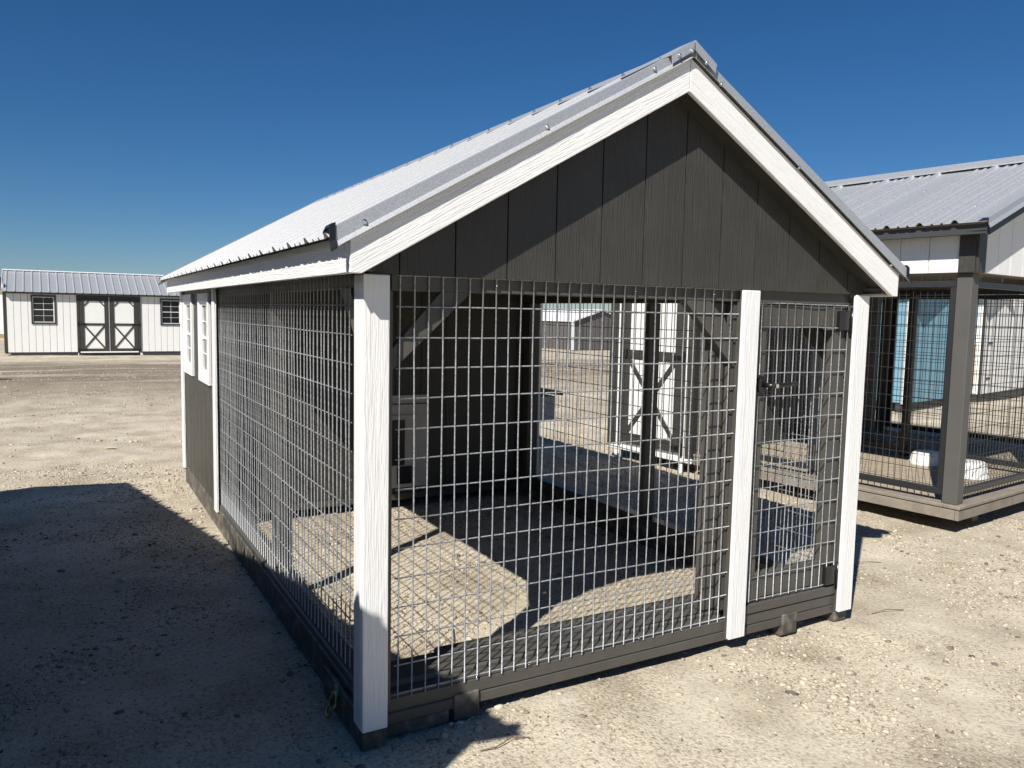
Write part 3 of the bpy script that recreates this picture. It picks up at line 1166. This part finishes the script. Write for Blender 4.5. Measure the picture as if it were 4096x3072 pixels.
b2('deck_fascia', .004, W2 - .004, .004, .030, .105, .176, DECKING, .003)
b2('deck_fascia', .004, .030, .032, D2 - .03, .105, .176, DECKING, .003)
b2('deck_fascia', W2 - .030, W2 - .004, .032, D2 - .03, .105, .176, DECKING, .003)
b2('deck_edge', -.003, W2 + .003, -.003, .110, .182, .207, DECKING, .004)
b2('deck_edge', -.003, .110, .112, D2 - .03, .182, .207, DECKING, .004)
b2('deck_edge', W2 - .110, W2 + .003, .112, D2 - .03, .182, .207, DECKING, .004)
y = .114
while y < D2 - .10:
    b2('deck_plank', .112, W2 - .112, y, y + .134, .182, .205, FLOORDECK, .003)
    y += .140
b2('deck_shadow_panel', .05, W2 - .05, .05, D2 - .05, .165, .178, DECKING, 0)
for (yy) in (.42, 1.9):
    pass
for x in (.55, 1.75, 2.95):
    b2('deck_skid', x - .045, x + .045, .12, DB - .1, .0, .104, RAW_WOOD, .004)
# posts
for (x, yv) in ((.030, .034), (W2 - .130, .034), (.030, D2 - .135), (W2 - .130, D2 - .135)):
    b2('post', x, x + .100, yv, yv + .100, .2075, 1.790, POST_GREY, .004)
b2('post', 1.67, 1.73, 1.225, 1.285, .2075, 1.75, BLACK_STEEL, .003)
b2('post', 1.65, 1.75, .04, .12, .2075, 1.75, BLACK_STEEL, .003)
b2('post', W2 - .11, W2 - .05, .55, .61, .2075, 1.75, BLACK_STEEL, .003)


def frame_panel(plane, c, a0, a1, z0, z1, name='mesh_panel'):
    t = .034
    def S(nm, q0, q1, k0, k1, par):
        if plane == 'y':
            return b2(nm, q0, q1, c - t / 2, c + t / 2, k0, k1, BLACK_STEEL, .003, parent=par)
        return b2(nm, c - t / 2, c + t / 2, q0, q1, k0, k1, BLACK_STEEL, .003, parent=par)
    top = S(name, a0, a1, z1 - .045, z1, K2)
    kk = [S('frame_bar', a0, a1, z0, z0 + .045, None), S('frame_bar', a0, a0 + .045, z0 + .0455, z1 - .0455, None), S('frame_bar', a1 - .045, a1, z0 + .0455, z1 - .0455, None)]
    w = wire_stuff('wire_mesh', None, plane, c + .02, a0 + .01, a1 - .01, z0 - .05, z1 - .03, BLACK_WIRE)
    kids_to(top, kk + [w])


frame_panel('x', .075, .140, 1.15, .255, 1.745)
frame_panel('x', .075, 1.17, D2 - .14, .255, 1.745)
frame_panel('y', .080, .136, 1.640, .255, 1.745)
frame_panel('y', .080, 1.760, W2 - .14, .255, 1.745)
frame_panel('x', 1.70, .14, D2 - .04, .255, 1.745)
frame_panel('x', W2 - .075, .14, D2 - .14, .255, 1.745)
# beams over the run
b2('beam', .020, W2 - .02, .024, .150, 1.792, 1.840, DECKING, .003)
b2('beam', .020, .150, .152, D2, 1.792, 1.840, DECKING, .003)
b2('beam', W2 - .150, W2 - .020, .152, D2, 1.792, 1.840, DECKING, .003)
# white siding above the run
S2 = .375
XC2 = W2 / 2
EZ2 = 2.118


def top2(x):
    if x is None:
        return XC2
    return 2.699 - S2 * abs(x - XC2)


siding(K2, 'x', .012, .028, .120, D2 + .04, 1.795, 2.05, WHITE, pitch=.2032)
siding(K2, 'x', W2 - .028, W2 - .012, .120, D2 + .04, 1.795, 2.05, WHITE, pitch=.2032)
siding(K2, 'y', .006, .022, .120, W2 - .12, 1.795, 0, WHITE, pitch=.2032, top=top2)
for x in (.0, W2 - .118):
    b2('corner_board', x + .004, x + .118, -.006, .012, 1.793, 2.06, DARK, .003)
for x in (-.003, W2 - .009):
    b2('corner_board', x, x + .012, .013, .118, 1.793, 2.05, DARK, .003)
# eaves, rakes, roof
HW2 = XC2 + .13
for s in (-1, 1):
    x = XC2 + s * HW2
    b2('fascia', min(x, x - s * .02), max(x, x - s * .02), -.10, DB + .14, 2.030, 2.098, SLATE, .003)
    b2('soffit', min(x - s * .021, XC2 + s * (XC2 - .01)), max(x - s * .021, XC2 + s * (XC2 - .01)), -.09, DB + .13, 2.060, 2.070, SLATE, .001)
    pts = [(XC2 + s * .001, 2.679), (XC2 + s * .001, 2.762), (x, 2.762 - S2 * HW2), (x, 2.679 - S2 * HW2)]
    prism_y('rake_board', pts, -.120, -.101, SLATE, K2, (s, 0, -S2), bevel=.002)
    prism_y('rake_soffit', [(XC2 + s * .002, 2.704), (XC2 + s * .002, 2.714), (x, 2.714 - S2 * HW2), (x, 2.704 - S2 * HW2)], -.10, .024, SLATE, K2, (1, 0, 0))
    prism_y('roof_deck', [(XC2 + s * .002, 2.754), (XC2 + s * .002, 2.767), (x, 2.767 - S2 * HW2), (x, 2.754 - S2 * HW2)], -.10, DB + .14, PLYWOOD, K2, (1, 0, 0))
    ex = HW2 + .035
    roof_sheets(K2, (XC2 + s * ex, 2.776 - S2 * ex), (XC2 + s * .003, 2.776), -.115, DB + .18, ROOF_GREY, first=.20, rh=.022)
    # rake flashing
    V, F = [], []
    prof = [(-.060, .026), (-.128, .026), (-.128, -.014), (-.140, -.040)]
    for (py, h) in prof:
        for d_ in (0, ex + .01):
            V.append((XC2 + s * d_, py, 2.776 + h - S2 * d_))
    nb = len(V)
    V += [(v[0], v[1] + .0015, v[2] - .0015) for v in V]
    for k in range(3):
        F.append((2 * k, 2 * k + 1, 2 * k + 3, 2 * k + 2))
        F.append((nb + 2 * k, nb + 2 * k + 2, nb + 2 * k + 3, nb + 2 * k + 1))
    mk('rake_flashing', V, F, GALV, K2, (s, 0, -S2))
    for i in range(15):
        for f_ in (.25, .62):
            yy = -.115 + .20 + .2286 * i
            d_ = ex * (1 - f_) + .05
            screw(K2, (XC2 + s * d_, yy + .045, 2.777 - S2 * d_), (s * S2, 0, 1), .008)
V, F = [], []
for yv in (-.14, DB + .2):
    for (dx, h) in ((-.15, .022), (-.15, .034), (0, .050), (.15, .034), (.15, .022), (0, .038)):
        V.append((XC2 + dx, yv, 2.776 + h - S2 * abs(dx)))
for k in range(6):
    F.append((k, (k + 1) % 6, 6 + (k + 1) % 6, 6 + k))
F += [(0, 1, 2, 5), (2, 3, 4, 5), (6, 11, 8, 7), (8, 11, 10, 9)]
mk('ridge_cap', V, F, ROOF_GREY, K2, (0, 1, 0))
# closed box behind the run
siding(K2, 'y', D2 + .002, D2 + .018, .12, W2 - .12, .150, 2.40, DARK, pitch=.2032)
b2('wall_backing', .03, W2 - .03, D2 + .020, D2 + .030, .15, 2.4, DARK, 0)
siding(K2, 'x', .010, .026, D2 + .11, DB - .09, .150, 2.05, WHITE, pitch=.2032, holes=[(2.50, 3.29, .0, 1.9)])
b2('wall_backing', .027, .036, D2 + .05, DB, .15, 2.04, WHITE_SMOOTH, 0)
siding(K2, 'x', W2 - .026, W2 - .010, D2 + .11, DB - .09, .150, 2.05, WHITE, pitch=.2032)
siding(K2, 'y', DB - .016, DB, .01, W2 - .01, .150, 0, WHITE, pitch=.2032, top=top2)
for (y0, y1) in ((D2 + .020, D2 + .072), (DB - .112, DB + .004)):
    b2('corner_board', -.004, .014, y0, y1, .15, 2.04, DARK, .003)
b2('base_trim', .002, .030, D2, DB, .105, .149, WHITE_SMOOTH, .003)
# plank door with X brace in the box side
yd0, yd1 = 2.515, 3.275
door2 = b2('door', .010, .024, yd0, yd1, .185, 1.88, WHITE_SMOOTH, .002)
dd = []
def b2k(*a, **k):
    return b2(*a, parent=None, **k)
for (q0, q1) in ((yd0, yd0 + .075), (yd1 - .085, yd1)):
    dd.append(b2k('stile', -.006, .0095, q0, q1, .185, 1.88, DARK))
for (k0, k1) in ((.185, .29), (1.045, 1.125), (1.80, 1.88)):
    dd.append(b2k('rail', -.006, .0095, yd0 + .076, yd1 - .086, k0, k1, DARK))
dd.append(bar('brace', (.003, yd0 + .075, .30), (.003, yd1 - .075, 1.035), .045, .011, DARK, None, up=(1, 0, 0), bevel=.001))
dd.append(bar('brace', (.0016, yd1 - .075, .30), (.0016, yd0 + .075, 1.035), .045, .011, DARK, None, up=(1, 0, 0), bevel=.001))
for z in (.23, 1.08):
    dd.append(b2k('hinge', -.014, -.0065, yd0 - .025, yd0 + .10, z - .02, z + .02, BLACK))
    dd.append(b2k('hinge_plate', -.0145, -.007, yd0 - .055, yd0 - .027, z - .06, z + .06, BLACK))
dd.append(b2k('latch', -.03, -.0065, yd1 - .07, yd1 - .02, 1.05, 1.13, BLACK))
kids_to(door2, dd)
for (q0, q1) in ((yd0 - .048, yd0 - .008), (yd1 + .008, yd1 + .048)):
    b2('door_trim', -.005, .0095, q0, q1, .15, 1.93, DARK, .002)
# a pale plywood patch leaning inside the run
# ---- two upturned white tubs on the deck
def tub(loc, r0, r1, h, label, rz):
    prof = [(r1 * .2, h), (r1 * .92, h), (r1, h - .012), (r1 + .004, h - .02), (r0 - .012, .022), (r0, .020), (r0 + .004, 0.0)]
    seg = 28
    V, F = [], []
    for (r, z) in prof:
        for k in range(seg):
            t = 2 * math.pi * k / seg
            V.append((r * math.cos(t), r * math.sin(t), z))
    for i in range(len(prof) - 1):
        for k in range(seg):
            F.append((i * seg + k, i * seg + (k + 1) % seg, (i + 1) * seg + (k + 1) % seg, (i + 1) * seg + k))
    F.append(tuple(range(seg))[::-1])
    wpos = Matrix.Rotation(math.radians(7), 4, 'Z') @ Vector(loc)
    root = empty('plastic_tub', (4.307 + wpos.x, .639 + wpos.y, loc[2]), rz, label, 'tub', 'white plastic tubs on the deck')
    o = mk('body', V, F, PLASTIC_WHITE, root, smooth=False)
    ribs = []
    for k in range(14):
        t = 2 * math.pi * (k + .5) / 14
        p0 = Vector(((r0 - .010) * math.cos(t), (r0 - .010) * math.sin(t), .024))
        p1 = Vector(((r1 + .001) * math.cos(t), (r1 + .001) * math.sin(t), h - .022))
        ribs.append(tube('rib', [p0, p1], .004, PLASTIC_WHITE, root, 5))
    return root


tub((1.48, .93, .2065), .150, .125, .105, 'white plastic tub further back on the deck, half in shade', .2)
tub((1.20, .46, .2065), .140, .115, .125, 'white ribbed plastic tub upside down behind the right front panel', .5)


# ------------------------------------------------------------------ sheds in the background
def placed(u, v):
    """ground point under a pixel of the photograph (distance from the terrain it touches)"""
    d = fwd + r2 * ((u - 2048) / FPX) - u2 * ((v - 1536) / FPX)
    t = 3.0
    while t < 400:
        p = CAM_POS + d * t
        if p.z < float(terrain(p.x, p.y)):
            break
        t += .05
    return p


pA, pB = placed(41, 1425), placed(719, 1425)
dAB = Vector((pB.x - pA.x, pB.y - pA.y, 0))
sc = dAB.length / 4.3175
SH = empty('barn_shed', (pA.x, pA.y, pA.z), math.radians(1.5), 'white shed with charcoal trim, crossbraced double doors and two windows across the yard at left', 'shed')


def bs(name, x0, x1, y0, y1, z0, z1, mat, bevel=.004, axis=None, parent=SH):
    return box(name, x0 * sc, x1 * sc, y0 * sc, y1 * sc, z0 * sc, z1 * sc, mat, parent, bevel, axis)


SW, SD = 6.2, 2.6
siding(SH, 'y', 0, .018 * sc, -.05 * sc, SW * sc, .105 * sc, 1.72 * sc, WHITE_SMOOTH, pitch=.2032 * .93, gap=.009,
       holes=[(.57 * sc, 1.06 * sc, .93 * sc, 1.64 * sc), (3.85 * sc, 4.33 * sc, .93 * sc, 1.64 * sc), (1.66 * sc, 3.24 * sc, .0, 1.66 * sc)])
bs('wall_backing', -.04, SW, .020, .05, .105, 1.72, SLATE, 0)
siding(SH, 'x', -.118 * sc, -.100 * sc, .06 * sc, SD * sc, .105 * sc, 2.0 * sc, WHITE_SMOOTH, pitch=.2032, gap=.009)
bs('corner_board', -.125, -.052, -.012, .055, .10, 1.79, DARK)
bs('floor_skid', .02, SW, .012, .14, -.06, .098, SLATE)
bs('floor_skid', .02, SW, 1.2, 1.32, -.06, .098, SLATE)
bs('floor_skid', .02, SW, SD - .14, SD - .03, -.06, .098, SLATE)
bs('floor', -.11, SW, .0, SD, .070, .104, SLATE, 0)
bs('fascia', -.13, SW + .1, -.130, -.100, 1.715, 1.765, SLATE)
bs('soffit', -.12, SW + .1, -.099, .03, 1.725, 1.738, SLATE, 0)
# roof: single visible slope rising to the ridge
def shed_roof():
    e, r = Vector((0, -.150 * sc, 1.765 * sc)), Vector((0, 1.30 * sc, 2.39 * sc))
    d = (r - e).normalized()
    n = Vector((0, -d.z, d.y))
    x = -.14 * sc
    while x < (SW + .1) * sc:
        xe = min(x + .9144, (SW + .12) * sc)
        prof = rib_profile(x, xe, .2286, .11, .024, minor=False)
        V = []
        for (px, h) in prof:
            for base in (e, r):
                q = base + n * h
                V.append((px, q.y, q.z))
        F = [(2 * k, 2 * k + 1, 2 * k + 3, 2 * k + 2) for k in range(len(prof) - 1)]
        mk('roof_panel', V, F, ROOF_GREY, SH, (0, d.y, d.z))
        x = xe
    V = [(-.14 * sc, r.y, r.z - .01), (SW * sc, r.y, r.z - .01), (SW * sc, 2.7 * sc, 1.79 * sc), (-.14 * sc, 2.7 * sc, 1.79 * sc)]
    mk('roof_panel', V + [(v[0], v[1], v[2] - .01) for v in V], [(0, 1, 2, 3), (7, 6, 5, 4), (0, 4, 5, 1), (1, 5, 6, 2), (2, 6, 7, 3), (3, 7, 4, 0)], ROOF_GREY, SH)
    bs('ridge_cap', -.15, SW + .12, 1.22, 1.38, 2.385, 2.415, ROOF_WHITE, .004)
    bs('rake_flashing', -.152, -.141, -.09, -.02, 1.75, 1.80, ROOF_WHITE, .002)
    bar('rake_flashing', (-.147 * sc, -.09 * sc, 1.785 * sc), (-.147 * sc, 1.30 * sc, 2.385 * sc), .06, .012, ROOF_WHITE, SH, up=(1, 0, 0))
    prism_x('gable_wall', [(.02 * sc, 1.70 * sc), (SD * sc, 1.70 * sc), (1.3 * sc, 2.36 * sc)], -.099 * sc, -.06 * sc, WHITE_SMOOTH, SH)


shed_roof()
sash_window(SH, 'y', 0, .02, .526 * sc, 1.121 * sc, .887 * sc, 1.69 * sc, SLATE, .046 * sc, proud=.03)
sash_window(SH, 'y', 0, .02, 3.805 * sc, 4.40 * sc, .881 * sc, 1.67 * sc, SLATE, .046 * sc, proud=.03)


def shed_leaf(x0, x1, hinge_left):
    d0 = bs('door', x0, x1, -.004, .012, .125, 1.62, WHITE_SMOOTH, .002)
    kk = []
    w = .11
    def q(name, *a, mat=DARK):
        kk.append(box(name, *[c * sc for c in a], mat, None, .003))
    q('stile', x0, x0 + w, -.022, -.0045, .125, 1.62)
    q('stile', x1 - w, x1, -.022, -.0045, .125, 1.62)
    for (k0, k1) in ((.125, .200), (.862, .925), (1.555, 1.62)):
        q('rail', x0 + w + .002, x1 - w - .002, -.021, -.0045, k0, k1)
    for (a, b_, yy) in (((x0 + w, .205), (x1 - w, .858), -.012), ((x1 - w, .205), (x0 + w, .858), -.0115)):
        kk.append(bar('brace', (a[0] * sc, yy * sc, a[1] * sc), (b_[0] * sc, yy * sc, b_[1] * sc), .045 * sc, .015 * sc, DARK, None))
    for xs, sg in ((x0 + w, 1), (x1 - w, -1)):
        kk.append(bar('brace', (xs * sc, -.0125 * sc, 1.42 * sc), ((xs + sg * .12) * sc, -.0125 * sc, 1.55 * sc), .035 * sc, .015 * sc, DARK, None))
    hx = x0 if hinge_left else x1
    sg = 1 if hinge_left else -1
    for z in (.165, .895):
        q('hinge', min(hx - sg * .03, hx + sg * .16), max(hx - sg * .03, hx + sg * .16), -.032, -.0225, z - .02, z + .02, mat=BLACK)
        q('hinge_plate', min(hx - sg * .06, hx - sg * .032), max(hx - sg * .06, hx - sg * .032), -.033, -.01, z - .06, z + .06, mat=BLACK)
    kids_to(d0, kk)


shed_leaf(1.70, 2.435, True)
shed_leaf(2.465, 3.20, False)
bs('door_trim', 1.625, 1.692, -.024, .016, .11, 1.72, DARK)
bs('door_trim', 3.208, 3.275, -.024, .016, .11, 1.72, DARK)
bs('door_trim', 1.694, 3.206, -.024, .016, 1.628, 1.72, DARK)
bs('door_sill', 1.70, 3.20, -.04, .012, .080, .115, ROOF_WHITE)
bs('astragal', 2.438, 2.462, -.034, .010, .12, 1.68, GALV)

# a further white shed peeking in at the far left edge
pF = placed(-30, 1353)
FS = empty('distant_shed', (pF.x, pF.y, pF.z), math.radians(-6), 'sliver of a distant white shed with dark roof at the far left edge', 'shed')
kf = (pF - CAM_POS).length / FPX
siding(FS, 'y', 0, .02, -2.0, 55 * kf, 14 * kf, 150 * kf, WHITE_SMOOTH, pitch=.25, gap=.012)
box('floor_skid', -2, 54 * kf, .02, .2, -.1, 13 * kf, RAW_WOOD, FS)
box('wall_backing', -2, 54 * kf, .021, 2.4, 13 * kf, 150 * kf, SLATE, FS, 0)
mk('roof', [(-2.1, -.12, 172 * kf), (60 * kf, -.12, 172 * kf), (60 * kf, 1.3, 205 * kf), (-2.1, 1.3, 205 * kf), (-2.1, -.12, 160 * kf), (60 * kf, -.12, 160 * kf), (60 * kf, 2.6, 160 * kf), (-2.1, 2.6, 160 * kf)],
   [(0, 1, 2, 3), (0, 4, 5, 1), (1, 5, 6, 2), (3, 2, 6, 7), (0, 3, 7, 4), (4, 7, 6, 5)], SLATE, FS)
box('soffit', -2.05, 57 * kf, -.1, .1, 151 * kf, 159.5 * kf, RAW_WOOD, FS)

# dark steel-sided buildings with white roofs behind
def ribbed_wall(name, parent, p0, p1, zf, mat, pitch=.23):
    """vertical ribbed steel sheet from p0 to p1; zf(t) gives top height along it"""
    p0, p1 = Vector(p0), Vector(p1)
    L = (p1 - p0).length
    a = (p1 - p0) / L
    n = Vector((a.y, -a.x, 0))
    prof = rib_profile(0, L, pitch, .1, .022, minor=False)
    V, F = [], []
    for (t, h) in prof:
        q = p0 + a * t + n * h
        V.append((q.x, q.y, p0.z))
        V.append((q.x, q.y, zf(t / L)))
    F = [(2 * k, 2 * k + 1, 2 * k + 3, 2 * k + 2) for k in range(len(prof) - 1)]
    return mk(name, V, F, mat, parent, (0, 0, 1))


STEEL_DARK = plain('dark grey steel siding', (.105, .098, .095), rough=.5, vary=.04)
pD = placed(2288.5, 1403.6)
pL = placed(2153, 1393.3)
dl = Vector((pL.x - pD.x, pL.y - pD.y, 0)).normalized()
kD = (pD - CAM_POS).length / math.hypot(2288.5 - 2048, FPX)   # metres per pixel there
SB = empty('steel_shed', (pD.x, pD.y, pD.z), math.atan2(dl.y, dl.x) - math.pi / 2, 'dark grey steel shed with white roof seen through the kennel wire', 'shed')
eh = 123 * kD
gw = 5.6
rh_ = eh + gw / 2 * .27
ribbed_wall('side_wall', SB, (0, 7, .06), (0, 0, .06), lambda t: eh, STEEL_DARK)
ribbed_wall('gable_wall', SB, (0, 0, .06), (gw, 0, .06), lambda t: eh + (gw / 2 - abs(t - .5) * gw) * .27, STEEL_DARK)
box('corner_trim', -.16, .20, -.045, -.024, .05, eh + .02, ROOF_WHITE, SB)
box('corner_trim', -.045, -.024, -.02, .16, .05, eh, ROOF_WHITE, SB)
box('base_skid', .1, gw, -.02, .05, -.35, .055, SLATE, SB)
box('base_skid', -.02, .05, .1, 7, -.35, .055, RAW_WOOD, SB)
box('back_wall', gw - .05, gw, .05, 7, .06, eh, STEEL_DARK, SB)
for s in (-1, 1):
    xe, xr = gw / 2 + s * (gw / 2 + .12), gw / 2
    ze, zr = eh - .02, rh_ + .06
    mk('roof', [(xe, -.2, ze), (xr, -.2, zr), (xr, 7.2, zr), (xe, 7.2, ze), (xe, -.2, ze - .1), (xr, -.2, zr - .1), (xr, 7.2, zr - .1), (xe, 7.2, ze - .1)],
       [(0, 1, 2, 3), (7, 6, 5, 4), (0, 4, 5, 1), (1, 5, 6, 2), (2, 6, 7, 3), (3, 7, 4, 0)], ROOF_WHITE, SB, (0, 1, 0))

# pale blue shed behind the decked kennel
BL = empty('blue_shed', (10.75, 5.35, 0), math.radians(12), 'pale blue shed with white trim glimpsed through the decked kennel', 'shed')
siding(BL, 'y', 0, .018, .10, 4.0, .14, 2.05, BLUE, pitch=.2032, holes=[(2.55, 3.15, .25, 1.05)])
siding(BL, 'x', -.02, -.002, .10, 4.2, .14, 2.05, BLUE, pitch=.2032, holes=[(.55, 1.45, .2, 1.9)])
box('wall_backing', .02, 4.0, .020, .03, .14, 2.05, SLATE, BL, 0)
box('wall_backing', .0, .01, .04, 4.2, .14, 2.05, SLATE, BL, 0)
box('corner_board', -.03, .098, -.016, .003, .12, 2.06, WHITE_SMOOTH, BL)
box('corner_board', -.034, -.016, .004, .098, .12, 2.06, WHITE_SMOOTH, BL)
bd = box('door', -.018, -.003, .56, 1.44, .2, 1.88, BLUE, BL)
kk = [box('stile', -.034, -.0185, .56, .72, .2, 1.88, WHITE_SMOOTH), box('stile', -.034, -.0185, 1.28, 1.44, .2, 1.88, WHITE_SMOOTH),
      box('rail', -.033, -.0185, .722, 1.278, 1.02, 1.14, WHITE_SMOOTH), box('rail', -.033, -.0185, .722, 1.278, .2, .32, WHITE_SMOOTH),
      box('rail', -.033, -.0185, .722, 1.278, 1.76, 1.88, WHITE_SMOOTH), box('hinge', -.045, -.0345, .50, .70, 1.06, 1.10, BLACK), box('hinge', -.045, -.0345, .50, .70, .30, .34, BLACK)]
kids_to(bd, kk)
hatch = box('hatch', 2.55, 3.15, -.012, .008, .25, 1.05, RAW_WOOD, BL)
kids_to(hatch, [box('trim', 2.50, 2.55, -.018, .002, .2, 1.10, WHITE_SMOOTH), box('trim', 3.15, 3.20, -.018, .002, .2, 1.10, WHITE_SMOOTH), box('trim', 2.552, 3.148, -.018, .002, 1.052, 1.10, WHITE_SMOOTH)])
box('floor_skid', .0, 4.0, .05, .2, -.03, .135, SLATE, BL)
box('floor_skid', -.01, .12, .3, 4.2, -.03, .135, SLATE, BL)
box('right_wall', 3.98, 4.0, .03, 4.2, .14, 2.05, BLUE, BL, 0)
for s in (-1, 1):
    xe, xr = 2.0 + s * 2.2, 2.0
    ze, zr = 2.02, 2.95
    mk('roof', [(xe, -.25, ze), (xr, -.25, zr), (xr, 4.4, zr), (xe, 4.4, ze), (xe, -.25, ze - .09), (xr, -.25, zr - .09), (xr, 4.4, zr - .09), (xe, 4.4, ze - .09)],
       [(0, 1, 2, 3), (7, 6, 5, 4), (0, 4, 5, 1), (1, 5, 6, 2), (2, 6, 7, 3), (3, 7, 4, 0)], ROOF_GREY, BL, (0, 1, 0))
prism_y('gable_wall', [(.0, 2.052), (4.0, 2.052), (2.0, 2.84)], .0, .03, BLUE, BL)

# white shed right of it
WS = empty('white_shed', (13.55, 5.85, 0), math.radians(12), 'white shed with dark strap hinges partly seen through the wire at the right edge', 'shed')
siding(WS, 'x', -.02, 0, .0, 3.5, .14, 2.05, WHITE_SMOOTH, pitch=.2032)
siding(WS, 'y', .0, .018, .0, 3.0, .14, 2.05, WHITE_SMOOTH, pitch=.2032)
box('wall_backing', .0, 3.0, .02, .03, .14, 2.05, SLATE, WS, 0)
box('hinge', .35, .55, -.012, -.001, 1.06, 1.10, BLACK, WS)
box('hinge', .35, .55, -.012, -.001, .40, .44, BLACK, WS)
box('corner_board', -.03, .09, -.016, -.001, .12, 2.06, DARK, WS)
box('floor_skid', .0, 3.0, .03, .2, -.03, .135, SLATE, WS)
for s in (-1, 1):
    xe, xr = 1.5 + s * 1.7, 1.5
    mk('roof', [(xe, -.2, 2.02), (xr, -.2, 2.7), (xr, 3.7, 2.7), (xe, 3.7, 2.02), (xe, -.2, 1.94), (xr, -.2, 2.62), (xr, 3.7, 2.62), (xe, 3.7, 1.94)],
       [(0, 1, 2, 3), (7, 6, 5, 4), (0, 4, 5, 1), (1, 5, 6, 2), (2, 6, 7, 3), (3, 7, 4, 0)], ROOF_GREY, WS, (0, 1, 0))

# ------------------------------------------------------------------ neighbouring shed standing just left of the frame; only its shadow shows
NH = 1.92                                             # eave height
off = Vector((-.895, -.617, 0)) * NH
e_near = Vector((.40, -.19, 0)) + off
e_far = Vector((-.55, 4.70, 0)) + off
dn = (e_far - e_near)
NS = empty('neighbour_shed', (e_near.x, e_near.y, 0), math.atan2(dn.y, dn.x) - math.pi / 2, 'ribbed roof shed just outside the left edge, casting the shadow over the gravel', 'shed')
NL = dn.length
NW = 2.6
box('side_wall', -.16, -.12, .10, NL - .10, .1, NH, DARK, NS, 0)
box('side_wall', -NW + .12, -NW + .16, .10, NL - .10, .1, NH, DARK, NS, 0)
for y0 in (.10, NL - .14):
    prism_y('gable_wall', [(-.115, .1), (-.115, NH + .03), (-NW / 2, NH + NW / 2 * .5), (-NW + .115, NH + .03), (-NW + .115, .1)], y0, y0 + .04, DARK, NS)
for s in (-1, 1):
    xe = -NW / 2 + s * NW / 2
    roof_sheets(NS, (xe, NH), (-NW / 2, NH + NW / 2 * .5), 0, NL, ROOF_GREY, rh=.030)
box('floor_skid', -.3, -.14, .1, NL - .1, 0, .11, DARK, NS)
box('floor_skid', -NW + .14, -NW + .3, .1, NL - .1, 0, .11, DARK, NS)

# ------------------------------------------------------------------ small things lying on the ground
def on_ground(x, y, dz=0.0):
    return float(ground_height(np.array([x]), np.array([y]))[0]) + dz


def chip(x, y, L, w, rz, label):
    n = 7
    V = []
    for i in range(n):
        t = i / (n - 1)
        ww = w * math.sin(math.pi * min(.98, .06 + t * .9)) ** .6
        zc = .012 + .012 * math.sin(math.pi * t)
        for (a, b_) in ((-ww, 0), (0, .008), (ww, 0), (0, -.008)):
            V.append((L * (t - .5), a, zc + b_))
    F = [(i * 4 + k, i * 4 + (k + 1) % 4, i * 4 + 4 + (k + 1) % 4, i * 4 + 4 + k) for i in range(n - 1) for k in range(4)]
    F += [(3, 2, 1, 0), tuple(range(n * 4 - 4, n * 4))]
    root = mk('wood_chip', V, F, BARKCHIP)
    root.location = Vector((x, y, on_ground(x, y, .012)))
    root.rotation_euler = (0, 0, rz)
    tag(root, label, 'wood chip', 'pale wood chips on the dirt')
    return root


chip(-.60, 6.40, .115, .018, -.25, 'curved yellowish wood chip lying on sunlit dirt left of the kennel')
chip(.60, 7.40, .07, .012, .1, 'small yellowish wood chip nearer the kennel back corner')


def twig(pts, r, label):
    P = [(x, y, on_ground(x, y, .006 + dz)) for (x, y, dz) in pts]
    o = tube('twig', P, r, TWIG, None, 5)
    tag(o, label, 'twig', 'dry twigs on the gravel')


twig([(.40, -.22, .0), (.34, -.20, .01), (.27, -.22, .004), (.21, -.215, 0)], .0022, 'dry twig at the tip of the shadow in the foreground')
twig([(2.50, -.02, .0), (2.60, -.03, .01), (2.70, -.055, .0)], .0022, 'reddish twig on the gravel right of the gate post')
twig([(.50, .60, .0), (.53, .68, .012), (.57, .76, .0)], .003, 'dark twig standing on the sunlit gravel inside the kennel')
twig([(3.10, .55, 0), (3.2, .54, .008), (3.3, .50, 0)], .002, 'thin twig on the dirt between the two kennels')
px = placed(35, 1525)
rod = tube('cable_end', [(px.x - .9, px.y - .15, px.z + .03), (px.x - .3, px.y, px.z + .05), (px.x + .1, px.y + .05, px.z + .03)], .012, BLACK, None, 6)
tag(rod, 'black cable lying on the dragged dirt at the left edge', 'cable')
